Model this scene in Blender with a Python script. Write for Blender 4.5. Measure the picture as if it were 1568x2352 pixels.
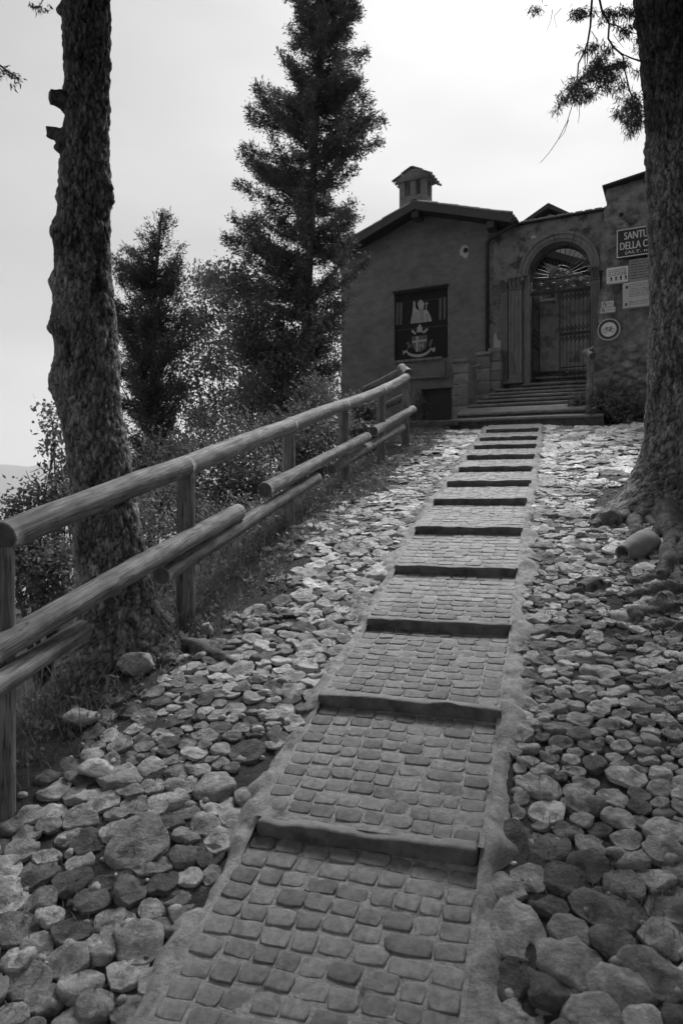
import bpy, math, random
import numpy as np
from mathutils import Vector, Matrix

# ------------------------------------------------------------------ scene, camera, sky, sun
for o in list(bpy.data.objects):
    bpy.data.objects.remove(o)
SC = bpy.context.scene
COL = SC.collection
rnd = random.Random(11)
rng = np.random.default_rng(11)
R = math.radians

cam_d = bpy.data.cameras.new('camera')
cam = bpy.data.objects.new('camera', cam_d)
COL.objects.link(cam)
cam.location = (0, 0, 0)                 # eye level is z = 0
cam.rotation_euler = (R(90), 0, 0)
cam_d.sensor_fit = 'VERTICAL'
cam_d.sensor_height = 36
cam_d.lens = 24.49
cam_d.shift_y = -26 / 2352
cam_d.clip_end = 40000
cam_d.clip_start = 0.05
cam_d.dof.use_dof = True
cam_d.dof.focus_distance = 5.5
cam_d.dof.aperture_fstop = 4.0
SC.camera = cam

SUN_EL, SUN_AZ = 52.0, 22.0              # behind thin cloud, beyond the house to the right
world = bpy.data.worlds.new('World')
SC.world = world
world.use_nodes = True
wt = world.node_tree
for n in list(wt.nodes):
    wt.nodes.remove(n)
w_out = wt.nodes.new('ShaderNodeOutputWorld')
w_bg = wt.nodes.new('ShaderNodeBackground')
w_sky = wt.nodes.new('ShaderNodeTexSky')
w_sky.sky_type = 'NISHITA'
w_sky.sun_disc = False
w_sky.sun_elevation = R(SUN_EL)
w_sky.sun_rotation = R(SUN_AZ)
w_sky.altitude = 600
w_sky.dust_density = 4.0
w_bw = wt.nodes.new('ShaderNodeRGBToBW')
w_ma = wt.nodes.new('ShaderNodeMath'); w_ma.operation = 'MULTIPLY_ADD'
w_ma.inputs[1].default_value = 0.42      # thin overcast evens the clear sky out
w_ma.inputs[2].default_value = 1.75
w_tc = wt.nodes.new('ShaderNodeTexCoord')
w_mp = wt.nodes.new('ShaderNodeMapping')
w_mp.inputs['Scale'].default_value = (1.2, 1.2, 4.0)
w_no = wt.nodes.new('ShaderNodeTexNoise')
w_no.inputs['Scale'].default_value = 1.6
w_no.inputs['Detail'].default_value = 4
w_mr = wt.nodes.new('ShaderNodeMapRange')
w_mr.inputs['From Min'].default_value = 0.3
w_mr.inputs['From Max'].default_value = 0.7
w_mr.inputs['To Min'].default_value = 0.84
w_mr.inputs['To Max'].default_value = 1.10
w_mu = wt.nodes.new('ShaderNodeMath'); w_mu.operation = 'MULTIPLY'
L = wt.links.new
L(w_sky.outputs['Color'], w_bw.inputs[0]); L(w_bw.outputs[0], w_ma.inputs[0])
L(w_tc.outputs['Generated'], w_mp.inputs['Vector']); L(w_mp.outputs[0], w_no.inputs['Vector'])
L(w_no.outputs['Fac'], w_mr.inputs['Value']); L(w_ma.outputs[0], w_mu.inputs[0]); L(w_mr.outputs[0], w_mu.inputs[1])
L(w_mu.outputs[0], w_bg.inputs['Color']); L(w_bg.outputs[0], w_out.inputs['Surface'])
w_bg.inputs['Strength'].default_value = 0.10

sun_d = bpy.data.lights.new('sun', 'SUN')
sun = bpy.data.objects.new('sun', sun_d)
COL.objects.link(sun)
sun_d.energy = 3.2
sun_d.angle = R(26)
sd = Vector((math.sin(R(SUN_AZ)) * math.cos(R(SUN_EL)), math.cos(R(SUN_AZ)) * math.cos(R(SUN_EL)), math.sin(R(SUN_EL))))
sun.rotation_euler = (-sd).to_track_quat('-Z', 'Y').to_euler()
sun.location = sd * 50

SC.view_settings.view_transform = 'Standard'
SC.view_settings.look = 'None'
SC.view_settings.exposure = 0.92
SC.view_settings.gamma = 1.0
SC.view_settings.use_curve_mapping = False
SC.cycles.use_denoising = True
SC.cycles.volume_bounces = 1
SC.cycles.max_bounces = 6

# ------------------------------------------------------------------ noise
def _hash(ix, iy, iz, seed):
    h = (ix.astype(np.int64) * 374761393 + iy.astype(np.int64) * 668265263 + iz.astype(np.int64) * 2147483647 + seed * 1274126177) & 0xffffffff
    h = ((h ^ (h >> 13)) * 1274126177) & 0xffffffff
    h = ((h ^ (h >> 16)) * 2246822519) & 0xffffffff
    return ((h ^ (h >> 15)) & 0xffffff) / float(0x1000000)

def vnoise(P, seed=0):
    P = np.asarray(P, float)
    I = np.floor(P).astype(np.int64); F = P - I
    F = F * F * (3 - 2 * F)
    out = 0
    for dx in (0, 1):
        wx = F[:, 0] if dx else 1 - F[:, 0]
        for dy in (0, 1):
            wy = F[:, 1] if dy else 1 - F[:, 1]
            for dz in (0, 1):
                wz = F[:, 2] if dz else 1 - F[:, 2]
                out = out + wx * wy * wz * _hash(I[:, 0] + dx, I[:, 1] + dy, I[:, 2] + dz, seed)
    return out * 2 - 1

def fbm(P, octaves=4, seed=0):
    P = np.asarray(P, float); a = 1.0; out = 0; s = 0
    for k in range(octaves):
        out = out + a * vnoise(P * (2 ** k), seed + 17 * k); s += a; a *= 0.5
    return out / s

def worley(P, seed=0):
    P = np.asarray(P, float); I = np.floor(P).astype(np.int64)
    f1 = np.full(len(P), 9.0); f2 = np.full(len(P), 9.0); idn = np.zeros(len(P))
    for dx in (-1, 0, 1):
        for dy in (-1, 0, 1):
            for dz in (-1, 0, 1):
                a, b, c = I[:, 0] + dx, I[:, 1] + dy, I[:, 2] + dz
                Q = np.stack([a + _hash(a, b, c, seed), b + _hash(a, b, c, seed + 1), c + _hash(a, b, c, seed + 2)], 1)
                d = np.sqrt(((Q - P) ** 2).sum(1))
                closer = d < f1
                f2 = np.where(closer, f1, np.minimum(f2, d))
                idn = np.where(closer, _hash(a, b, c, seed + 3), idn)
                f1 = np.where(closer, d, f1)
    return f1, f2, idn

# ------------------------------------------------------------------ objects
MATS = {}
WM = {}                                   # world matrices of the things' bases

def link(o, parent=None):
    COL.objects.link(o)
    if parent is not None:
        o.parent = parent
    return o

def tag(o, label=None, cat=None, group=None, kind=None):
    if label: o['label'] = label
    if cat: o['category'] = cat
    if group: o['group'] = group
    if kind: o['kind'] = kind
    return o

def empty(name, loc=(0, 0, 0), rz=0.0, parent=None):
    o = bpy.data.objects.new(name, None)
    o.empty_display_size = 0.2
    o.location = loc; o.rotation_euler = (0, 0, rz)
    link(o, parent)
    WM[o] = Matrix.Translation(Vector(loc)) @ Matrix.Rotation(rz, 4, 'Z')
    return o

def mesh_obj(name, V, F, mat, parent=None, smooth=True, world=False, attrs=None, loc=None):
    """F: an (n,k) array or a list of tuples. world=True: V is in world space and is brought into the parent's space."""
    V = np.asarray(V, float).reshape(-1, 3)
    if world and parent is not None and parent in WM:
        M = np.array(WM[parent].inverted())
        V = V @ M[:3, :3].T + M[:3, 3]
    if loc is not None:
        V = V - np.asarray(loc)
    me = bpy.data.meshes.new(name)
    if isinstance(F, np.ndarray):
        k = F.shape[1]; n = len(F)
        me.vertices.add(len(V)); me.vertices.foreach_set('co', V.astype(np.float32).ravel())
        me.loops.add(n * k); me.loops.foreach_set('vertex_index', F.astype(np.int32).ravel())
        me.polygons.add(n)
        me.polygons.foreach_set('loop_start', np.arange(0, n * k, k, dtype=np.int32))
        me.update(calc_edges=True)
    else:
        me.from_pydata(V.tolist(), [], F)
        me.update()
    if smooth is True:
        me.polygons.foreach_set('use_smooth', np.ones(len(me.polygons), bool))
    for nm, val in (attrs or {}).items():
        a = me.attributes.new(nm, 'FLOAT', 'POINT')
        a.data.foreach_set('value', np.asarray(val, np.float32))
    me.materials.append(mat)
    o = bpy.data.objects.new(name, me)
    if loc is not None:
        o.location = loc
    return link(o, parent)

class MB:
    """collects shapes into one mesh"""
    def __init__(s): s.v = []; s.f = []
    def add(s, V, F):
        b = len(s.v); s.v += [tuple(p) for p in V]; s.f += [tuple(i + b for i in f) for f in F]; return s
    def box(s, x0, x1, y0, y1, z0, z1, bev=0.0, M=None):
        if bev <= 0:
            V = [(x0, y0, z0), (x1, y0, z0), (x1, y1, z0), (x0, y1, z0), (x0, y0, z1), (x1, y0, z1), (x1, y1, z1), (x0, y1, z1)]
            F = [(3, 2, 1, 0), (4, 5, 6, 7), (0, 1, 5, 4), (1, 2, 6, 5), (2, 3, 7, 6), (3, 0, 4, 7)]
        else:
            b = bev; V = []; F = []
            for (z, i) in ((z0, b), (z0 + b, 0), (z1 - b, 0), (z1, b)):
                xa, xb, ya, yb = x0 + i, x1 - i, y0 + i, y1 - i
                c = b * 0.5 if i == 0 else 0
                V += [(xa + c, ya, z), (xb - c, ya, z), (xb, ya + c, z), (xb, yb - c, z), (xb - c, yb, z), (xa + c, yb, z), (xa, yb - c, z), (xa, ya + c, z)]
            for r in range(3):
                for k in range(8):
                    a, c2 = r * 8 + k, r * 8 + (k + 1) % 8
                    F.append((a, c2, c2 + 8, a + 8))
            F.append(tuple(range(7, -1, -1))); F.append(tuple(range(24, 32)))
        if M is not None:
            V = [tuple(M @ Vector(p)) for p in V]
        return s.add(V, F)
    def tube(s, pts, radii, n=10, caps=True):
        pts = [Vector(p) for p in pts]
        if not hasattr(radii, '__len__'): radii = [radii] * len(pts)
        V = []; F = []
        T0 = (pts[1] - pts[0]).normalized()
        ref = Vector((0, 0, 1)) if abs(T0.z) < 0.9 else Vector((1, 0, 0))
        N = (ref - T0 * ref.dot(T0)).normalized()
        for i, p in enumerate(pts):
            T = (pts[min(i + 1, len(pts) - 1)] - pts[max(i - 1, 0)]).normalized()
            N = (N - T * N.dot(T)).normalized(); B = T.cross(N)
            for k in range(n):
                a = 2 * math.pi * k / n
                V.append(tuple(p + (N * math.cos(a) + B * math.sin(a)) * radii[i]))
        for i in range(len(pts) - 1):
            for k in range(n):
                a, b = i * n + k, i * n + (k + 1) % n
                F.append((a, b, b + n, a + n))
        if caps:
            F.append(tuple(range(n - 1, -1, -1))); m = (len(pts) - 1) * n; F.append(tuple(range(m, m + n)))
        return s.add(V, F)
    def prism(s, poly, y0, y1):
        """polygon in (x, z), extruded along y"""
        n = len(poly)
        V = [(x, y0, z) for x, z in poly] + [(x, y1, z) for x, z in poly]
        F = [tuple(range(n)), tuple(range(2 * n - 1, n - 1, -1))]
        for k in range(n):
            F.append((k, k + n, (k + 1) % n + n, (k + 1) % n))
        return s.add(V, F)
    def disc(s, c, r, n=24, y=0.0):
        return s.prism([(c[0] + r * math.cos(2 * math.pi * k / n), c[1] + r * math.sin(2 * math.pi * k / n)) for k in range(n)], y, y + 0.002)
    def ring(s, c, r0, r1, y0, y1, n=28):
        V = []; F = []
        for k in range(n):
            a = 2 * math.pi * k / n
            for r in (r0, r1):
                for y in (y0, y1):
                    V.append((c[0] + r * math.cos(a), y, c[1] + r * math.sin(a)))
        for k in range(n):
            a, b = 4 * k, 4 * ((k + 1) % n)
            F += [(a, b, b + 2, a + 2), (a + 2, b + 2, b + 3, a + 3), (a + 3, b + 3, b + 1, a + 1), (a + 1, b + 1, b, a)]
        return s.add(V, F)
    def build(s, name, mat, parent=None, smooth=False, world=False, loc=None):
        return mesh_obj(name, s.v, s.f, mat, parent, smooth, world, loc=loc)

# ------------------------------------------------------------------ materials (black and white place: all base colours are greys)
def mat(name, c1, c2, scale=8.0, rough=0.9, bump=0.3, bscale=60.0, detail=6, tone=False, objrand=0.0, stretch=(1, 1, 1),
        c3=None, s3=2.0, w3=(0.5, 0.65), spec=0.2, bdist=0.01, trans=0.0, metallic=0.0, vor=None):
    m = bpy.data.materials.new(name); m.use_nodes = True
    t = m.node_tree; b = t.nodes['Principled BSDF']; N = t.nodes.new; lk = t.links.new
    b.inputs['Roughness'].default_value = rough
    b.inputs['Specular IOR Level'].default_value = spec
    b.inputs['Metallic'].default_value = metallic
    g = N('ShaderNodeNewGeometry'); mp = N('ShaderNodeMapping'); mp.inputs['Scale'].default_value = stretch
    lk(g.outputs['Position'], mp.inputs['Vector'])
    n1 = N('ShaderNodeTexNoise'); n1.inputs['Scale'].default_value = scale; n1.inputs['Detail'].default_value = detail; n1.inputs['Roughness'].default_value = 0.62
    lk(mp.outputs[0], n1.inputs['Vector'])
    mr = N('ShaderNodeMapRange'); mr.inputs['From Min'].default_value = 0.3; mr.inputs['From Max'].default_value = 0.7
    mr.inputs['To Min'].default_value = c1; mr.inputs['To Max'].default_value = c2
    lk(n1.outputs['Fac'], mr.inputs['Value']); col = mr.outputs[0]
    if c3 is not None:
        n3 = N('ShaderNodeTexNoise'); n3.inputs['Scale'].default_value = s3; n3.inputs['Detail'].default_value = 7; n3.inputs['Roughness'].default_value = 0.65
        lk(mp.outputs[0], n3.inputs['Vector'])
        r3 = N('ShaderNodeMapRange'); r3.inputs['From Min'].default_value = w3[0]; r3.inputs['From Max'].default_value = w3[1]
        lk(n3.outputs['Fac'], r3.inputs['Value'])
        mx = N('ShaderNodeMix'); lk(r3.outputs[0], mx.inputs[0]); lk(col, mx.inputs[2]); mx.inputs[3].default_value = c3; col = mx.outputs[0]
    if vor is not None:                       # bark or rubble cells: (scale, dark factor)
        v = N('ShaderNodeTexVoronoi'); v.feature = 'DISTANCE_TO_EDGE'; v.inputs['Scale'].default_value = vor[0]
        lk(mp.outputs[0], v.inputs['Vector'])
        vr = N('ShaderNodeMapRange'); vr.inputs['From Max'].default_value = 0.12; vr.inputs['To Min'].default_value = vor[1]; vr.inputs['To Max'].default_value = 1
        lk(v.outputs['Distance'], vr.inputs['Value'])
        mm = N('ShaderNodeMath'); mm.operation = 'MULTIPLY'; lk(col, mm.inputs[0]); lk(vr.outputs[0], mm.inputs[1]); col = mm.outputs[0]
    if tone:
        a = N('ShaderNodeAttribute'); a.attribute_name = 'tone'
        mm = N('ShaderNodeMath'); mm.operation = 'MULTIPLY'; lk(col, mm.inputs[0]); lk(a.outputs['Fac'], mm.inputs[1]); col = mm.outputs[0]
    if objrand:
        oi = N('ShaderNodeObjectInfo'); rr = N('ShaderNodeMapRange'); rr.inputs['To Min'].default_value = 1 - objrand; rr.inputs['To Max'].default_value = 1 + objrand
        lk(oi.outputs['Random'], rr.inputs['Value'])
        mm = N('ShaderNodeMath'); mm.operation = 'MULTIPLY'; lk(col, mm.inputs[0]); lk(rr.outputs[0], mm.inputs[1]); col = mm.outputs[0]
    lk(col, b.inputs['Base Color'])
    if bump:
        nb = N('ShaderNodeTexNoise'); nb.inputs['Scale'].default_value = bscale; nb.inputs['Detail'].default_value = 6; nb.inputs['Roughness'].default_value = 0.7
        lk(mp.outputs[0], nb.inputs['Vector'])
        bp = N('ShaderNodeBump'); bp.inputs['Strength'].default_value = bump; bp.inputs['Distance'].default_value = bdist
        lk(nb.outputs['Fac'], bp.inputs['Height']); lk(bp.outputs[0], b.inputs['Normal'])
    if trans:
        tr = N('ShaderNodeBsdfTranslucent'); lk(col, tr.inputs['Color'])
        ms = N('ShaderNodeMixShader'); ms.inputs[0].default_value = trans
        lk(b.outputs[0], ms.inputs[1]); lk(tr.outputs[0], ms.inputs[2]); lk(ms.outputs[0], t.nodes['Material Output'].inputs['Surface'])
    MATS[name] = m
    return m

M_SOIL = mat('soil', 0.022, 0.06, 9, 0.95, 0.8, 45, bdist=0.02, c3=0.12, s3=14, w3=(0.58, 0.75))
M_STONE = mat('rubble_stone', 0.19, 0.54, 18, 0.85, 0.9, 42, tone=True, c3=0.64, s3=26, w3=(0.54, 0.70), bdist=0.018, stretch=(1, 1, 1.8))
M_COB = mat('porphyry_cobble', 0.11, 0.22, 38, 0.8, 0.7, 110, objrand=0.28, c3=0.10, s3=16, w3=(0.56, 0.72), bdist=0.004, spec=0.3)  # nearest cobbles darker than the rest; the foreground's dimness is put into colour
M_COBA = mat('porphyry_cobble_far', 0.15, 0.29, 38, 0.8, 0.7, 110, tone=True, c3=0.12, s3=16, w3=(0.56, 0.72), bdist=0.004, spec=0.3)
M_MORTAR = mat('mortar', 0.22, 0.40, 34, 0.95, 1.0, 90, c3=0.11, s3=9, w3=(0.52, 0.68), bdist=0.012)
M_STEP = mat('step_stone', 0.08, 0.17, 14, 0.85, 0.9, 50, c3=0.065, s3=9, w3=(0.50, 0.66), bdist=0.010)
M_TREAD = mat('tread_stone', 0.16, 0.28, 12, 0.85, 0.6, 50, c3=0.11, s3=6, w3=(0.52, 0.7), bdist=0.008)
M_BARK = mat('spruce_bark', 0.13, 0.38, 22, 0.95, 1.0, 60, tone=True, stretch=(1, 1, 0.4), c3=0.075, s3=7, w3=(0.50, 0.66), bdist=0.03, vor=(34, 0.45))
M_ROOT = mat('root_bark', 0.10, 0.26, 16, 0.95, 1.0, 50, bdist=0.03, c3=0.03, s3=12, w3=(0.5, 0.7))
M_WOOD = mat('weathered_log', 0.15, 0.27, 7, 0.8, 0.35, 30, objrand=0.10, bdist=0.006, c3=0.12, s3=5, w3=(0.56, 0.75))
def grain(m):
    t = m.node_tree; N = t.nodes.new; lk = t.links.new; b = t.nodes['Principled BSDF']
    a1 = N('ShaderNodeAttribute'); a1.attribute_name = 'along'; a2 = N('ShaderNodeAttribute'); a2.attribute_name = 'around'
    oi = N('ShaderNodeObjectInfo'); cb = N('ShaderNodeCombineXYZ')
    m1 = N('ShaderNodeMath'); m1.operation = 'MULTIPLY'; m1.inputs[1].default_value = 2.5; lk(a1.outputs['Fac'], m1.inputs[0])
    m2 = N('ShaderNodeMath'); m2.operation = 'MULTIPLY'; m2.inputs[1].default_value = 48; lk(a2.outputs['Fac'], m2.inputs[0])
    m3 = N('ShaderNodeMath'); m3.operation = 'MULTIPLY'; m3.inputs[1].default_value = 90; lk(oi.outputs['Random'], m3.inputs[0])
    lk(m1.outputs[0], cb.inputs[0]); lk(m2.outputs[0], cb.inputs[1]); lk(m3.outputs[0], cb.inputs[2])
    n = N('ShaderNodeTexNoise'); n.inputs['Scale'].default_value = 1.0; n.inputs['Detail'].default_value = 5; n.inputs['Distortion'].default_value = 1.6; lk(cb.outputs[0], n.inputs['Vector'])
    r = N('ShaderNodeMapRange'); r.inputs['From Min'].default_value = .35; r.inputs['From Max'].default_value = .65; r.inputs['To Min'].default_value = .55; r.inputs['To Max'].default_value = 1.25; lk(n.outputs['Fac'], r.inputs['Value'])
    src = b.inputs['Base Color'].links[0].from_socket
    c2 = N('ShaderNodeVectorMath'); c2.operation = 'MULTIPLY'; c2.inputs[1].default_value = (.45, .35, 1); lk(cb.outputs[0], c2.inputs[0])
    nc = N('ShaderNodeTexNoise'); nc.inputs['Scale'].default_value = 1.0; nc.inputs['Detail'].default_value = 3; lk(c2.outputs[0], nc.inputs['Vector'])
    rc = N('ShaderNodeMapRange'); rc.inputs['From Min'].default_value = .485; rc.inputs['From Max'].default_value = .50; rc.inputs['To Min'].default_value = 1; rc.inputs['To Max'].default_value = 0
    rd = N('ShaderNodeMapRange'); rd.inputs['From Min'].default_value = .50; rd.inputs['From Max'].default_value = .515; lk(nc.outputs['Fac'], rc.inputs['Value']); lk(nc.outputs['Fac'], rd.inputs['Value'])
    ad = N('ShaderNodeMath'); ad.operation = 'ADD'; lk(rc.outputs[0], ad.inputs[0]); lk(rd.outputs[0], ad.inputs[1])
    ra = N('ShaderNodeMapRange'); ra.inputs['To Min'].default_value = .35; ra.inputs['To Max'].default_value = 1.0; lk(ad.outputs[0], ra.inputs['Value'])
    m0 = N('ShaderNodeMath'); m0.operation = 'MULTIPLY'; lk(src, m0.inputs[0]); lk(ra.outputs[0], m0.inputs[1]); src = m0.outputs[0]
    mm = N('ShaderNodeMath'); mm.operation = 'MULTIPLY'; lk(src, mm.inputs[0]); lk(r.outputs[0], mm.inputs[1]); lk(mm.outputs[0], b.inputs['Base Color'])
    bp = N('ShaderNodeBump'); bp.inputs['Strength'].default_value = .5; bp.inputs['Distance'].default_value = .004; lk(n.outputs['Fac'], bp.inputs['Height']); lk(bp.outputs[0], b.inputs['Normal'])
grain(M_WOOD)
M_WOODEND = mat('log_end', 0.05, 0.12, 20, 0.9, 0.4, 60)
M_NEEDLE = mat('spruce_needles', 0.08, 0.15, 3, 0.7, 0, trans=0.15, spec=0.3)
M_CYP = mat('cypress_foliage', 0.08, 0.15, 3, 0.7, 0, trans=0.15, spec=0.3)
M_LEAF = mat('broad_leaves', 0.10, 0.20, 4, 0.55, 0, trans=0.45, spec=0.35)
M_GRASS = mat('grass_blades', 0.08, 0.22, 6, 0.7, 0, trans=0.25)
M_TWIG = mat('twig_bark', 0.03, 0.06, 20, 0.9, 0)
M_HOUSE = mat('roughcast_plaster', 0.21, 0.33, 5, 0.95, 1.0, 20, stretch=(1, 1, 1.7), c3=0.15, s3=1.0, w3=(0.48, 0.75), bdist=0.07)
M_COURT = mat('court_plaster', 0.30, 0.52, 6, 0.95, 1.0, 26, c3=0.18, s3=3.2, w3=(0.5, 0.62), bdist=0.05)
M_GATEW = mat('old_plaster', 0.18, 0.36, 6, 0.95, 1.0, 26, c3=0.09, s3=3.2, w3=(0.5, 0.62), bdist=0.05)
M_SIGNW = mat('rubble_plaster', 0.15, 0.48, 5, 0.95, 1.0, 22, c3=0.36, s3=3.5, w3=(0.54, 0.66), bdist=0.08)
M_CARVED = mat('carved_stone', 0.14, 0.27, 8, 0.85, 0.4, 50, stretch=(2, 2, 0.5), bdist=0.008)
M_BLOCK = mat('pillar_stone', 0.17, 0.30, 9, 0.9, 0.6, 40, objrand=0.15, bdist=0.012)
M_DARKW = mat('dark_timber', 0.035, 0.06, 12, 0.7, 0.3, 50, stretch=(4, 4, 1))
M_BARGE = mat('painted_barge', 0.075, 0.095, 6, 0.75, 0.1, 30)
M_IRON = mat('wrought_iron', 0.018, 0.035, 20, 0.55, 0.2, 80, spec=0.4)
M_TILE = mat('roof_tile', 0.16, 0.30, 14, 0.9, 0.5, 50, objrand=0.2)
M_PALE = mat('pale_patch', 0.42, 0.55, 14, 0.95, 0.4, 40)
M_WHITE = mat('white_enamel', 0.70, 0.78, 4, 0.45, 0.05, 20, c3=0.58, s3=7, w3=(0.55, 0.8))
M_NOTICE = mat('notice_board', 0.50, 0.58, 5, 0.5, 0.05, 20)
M_GREYB = mat('grey_board', 0.26, 0.32, 6, 0.6, 0.05, 20)
M_ENAMEL = mat('dark_enamel', 0.035, 0.05, 4, 0.4, 0.05, 20, spec=0.4)
M_INK = mat('dark_ink', 0.03, 0.05, 4, 0.6, 0)
M_CLOTHD = mat('banner_ground', 0.020, 0.032, 10, 0.9, 0.2, 50)
M_CLOTHM = mat('banner_grey', 0.12, 0.17, 10, 0.9, 0.2, 50)
M_CLOTHL = mat('banner_pale', 0.40, 0.52, 12, 0.9, 0.2, 50)
M_SIGNR = mat('sign_rim', 0.06, 0.08, 4, 0.45, 0.0)
M_PIPE = mat('clay_pipe', 0.17, 0.26, 16, 0.9, 0.5, 70)
M_DARK = mat('hole_shade', 0.02, 0.03, 4, 0.9, 0)

# ------------------------------------------------------------------ the lie of the land (s along the path, u across it)
PS, PC = 0.2910, 0.9567
P0 = (0.07, 2.535)
STEP_D = [2.535, 3.30, 4.16, 4.91, 5.65, 6.55, 7.43, 8.30, 9.15, 9.97, 10.75, 11.70]
STEP_Y = [1923, 1614, 1432, 1304, 1212, 1147, 1105.5, 1072.7, 1045.7, 1021.7, 1003.6, 985.5]
STEP_S = [(d - 2.535) / PC for d in STEP_D]
STEP_Z = [(1150 - y) / 1600 * d for d, y in zip(STEP_D, STEP_Y)]
RISER = 0.056
S_ALL = [-2.55, -1.70, -0.85] + STEP_S
Z_ALL = [STEP_Z[0] - 0.80, STEP_Z[0] - 0.55, STEP_Z[0] - 0.285] + STEP_Z
KS = np.array([-400, -30, -8] + S_ALL + [10.26, 13.5, 18, 60, 2000])
KZ = np.array([-40, -8.0, -3.2] + [z - 0.05 for z in Z_ALL] + [1.31, 1.86, 2.6, 6, 6])

def W(s, u): return P0[0] + s * PS + u * PC, P0[1] + s * PC - u * PS
def SU(x, y):
    dx, dy = x - P0[0], y - P0[1]
    return dx * PS + dy * PC, dx * PC - dy * PS
def zpath(s): return np.interp(s, KS, KZ)
def height(s, u):
    s = np.asarray(s, float); u = np.asarray(u, float)
    z = zpath(s)
    a = np.maximum(0, -u - 1.72)
    z = z - 0.62 * a * np.clip(0.35 + a * 0.8, 0, 1)
    b = np.maximum(0, u - 2.3)
    z = z + np.minimum(0.22 * b, 12)
    return np.maximum(z, -400)
def ground(x, y):
    s, u = SU(x, y); return float(height(s, u))
def tread_z(s):
    s = np.asarray(s, float); out = np.full(s.shape, -99.0)
    A = S_ALL + [10.22]; Zt = Z_ALL + [1.345 + RISER]
    for i in range(len(A) - 1):
        m = (s >= A[i]) & (s < A[i + 1])
        t = (s - A[i]) / (A[i + 1] - A[i])
        out = np.where(m, Z_ALL[i] * (1 - t) + (Zt[i + 1] - RISER) * t, out)
    return out
def PX(px, py, d): return Vector(((px - 784) / 1600 * d, d, (1150 - py) / 1600 * d))

# ground sheet: fine near the path, coarse to the horizon
def span(parts):
    out = []
    for a, b, st in parts:
        out += list(np.arange(a, b, st))
    return np.array(out)
gu = np.concatenate([-np.geomspace(1400, 8, 26), span([(-7.5, -3, 0.3), (-3, 3, 0.06), (3, 8, 0.4)]), np.geomspace(8, 900, 14)])
gs = np.concatenate([-np.geomspace(300, 5, 14), span([(-4.5, -2, 0.3), (-2, 12, 0.06), (12, 20, 0.4)]), np.geomspace(20, 1800, 18)])
GS, GU = np.meshgrid(gs, gu, indexing='ij')
gz = height(GS, GU)
gx, gy = W(GS, GU)
near = np.exp(-np.maximum(0, np.abs(GU) - 6) / 6)
nz = fbm(np.stack([gx.ravel() * 1.6, gy.ravel() * 1.6, 0 * gx.ravel()], 1), 5, 3).reshape(gz.shape)
gz = gz + nz * (0.014 + 0.10 * np.clip(-GU - 1.5, 0, 1)) * near + fbm(np.stack([gx.ravel() * .01, gy.ravel() * .01, 0 * gx.ravel()], 1), 3, 8).reshape(gz.shape) * 14 * (1 - near)
inpath = (np.abs(GU) < 0.47) & (GS > -2.6) & (GS < 10.2)
gz = np.where(inpath, gz - 0.10, gz)
gz = np.where((np.abs(GU) < 0.47), gz, gz - 0.017)
ns, nu = gz.shape
idx = np.arange(ns * nu).reshape(ns, nu)
GF = np.stack([idx[:-1, :-1].ravel(), idx[:-1, 1:].ravel(), idx[1:, 1:].ravel(), idx[1:, :-1].ravel()], 1)
g = mesh_obj('ground', np.stack([gx.ravel(), gy.ravel(), gz.ravel()], 1), GF, M_SOIL)
tag(g, kind='structure')

# lake far below and the mountains beyond it
M_LAKE = mat('lake_water', 0.10, 0.12, 0.01, 0.25, 0)
lake = mesh_obj('lake', [(-7500, -7500, -402), (7500, -7500, -402), (7500, 7500, -402), (-7500, 7500, -402)], [(0, 1, 2, 3)], M_LAKE, smooth=False)
tag(lake, kind='structure')
M_HILL = mat('wooded_mountain', 0.05, 0.09, 0.02, 0.95, 0)
def mountains(seed, r0, r1, a0, a1, base_h, amp, n=140, m=14):
    V = []
    for j in range(m + 1):
        t = j / m
        for i in range(n + 1):
            a = a0 + (a1 - a0) * i / n
            r = r0 + (r1 - r0) * t
            V.append((math.sin(a) * r, math.cos(a) * r, t))
    V = np.array(V)
    ridge = base_h + amp * fbm(np.stack([V[:, 0] / 1300, V[:, 1] / 1300, 0 * V[:, 0]], 1), 5, seed)
    V[:, 2] = -405 + (ridge + 405) * np.sin(np.clip(V[:, 2], 0, 1) * math.pi) ** 0.7
    I = np.arange((n + 1) * (m + 1)).reshape(m + 1, n + 1)
    F = np.stack([I[:-1, :-1].ravel(), I[:-1, 1:].ravel(), I[1:, 1:].ravel(), I[1:, :-1].ravel()], 1)
    return V, F
V, F = mountains(5, 3600, 6400, R(-75), R(70), 225, 260)
tag(mesh_obj('mountains', V, F, M_HILL), kind='structure')

# ------------------------------------------------------------------ the stepped path
hu = 0.425
Vp = []; Fp = []
A = S_ALL + [10.22]
for i in range(len(A) - 1):
    a, b = A[i] - 0.0, A[i + 1] + 0.03
    nsx = 26; nux = 34
    ss = np.linspace(a + 0.035, b, nsx); uu = np.linspace(-1, 1, nux)
    S2, U2 = np.meshgrid(ss, uu, indexing='ij')
    Uw = U2 * (hu + 0.012)
    t = (S2 - A[i]) / (A[i + 1] - A[i])
    Zt = (Z_ALL + [1.345 + RISER])[i + 1]
    Zz = Z_ALL[i] * (1 - t) + (Zt - RISER) * t
    x, y = W(S2, Uw)
    nn = fbm(np.stack([x.ravel() * 12, y.ravel() * 12, 0 * x.ravel()], 1), 4, 5).reshape(S2.shape)
    Zz = Zz - 0.0012 + nn * 0.0022
    base = len(Vp)
    Vp += np.stack([x.ravel(), y.ravel(), Zz.ravel()], 1).tolist()
    I = np.arange(nsx * nux).reshape(nsx, nux) + base
    Fp += np.stack([I[:-1, :-1].ravel(), I[:-1, 1:].ravel(), I[1:, 1:].ravel(), I[1:, :-1].ravel()], 1).tolist()
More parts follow.
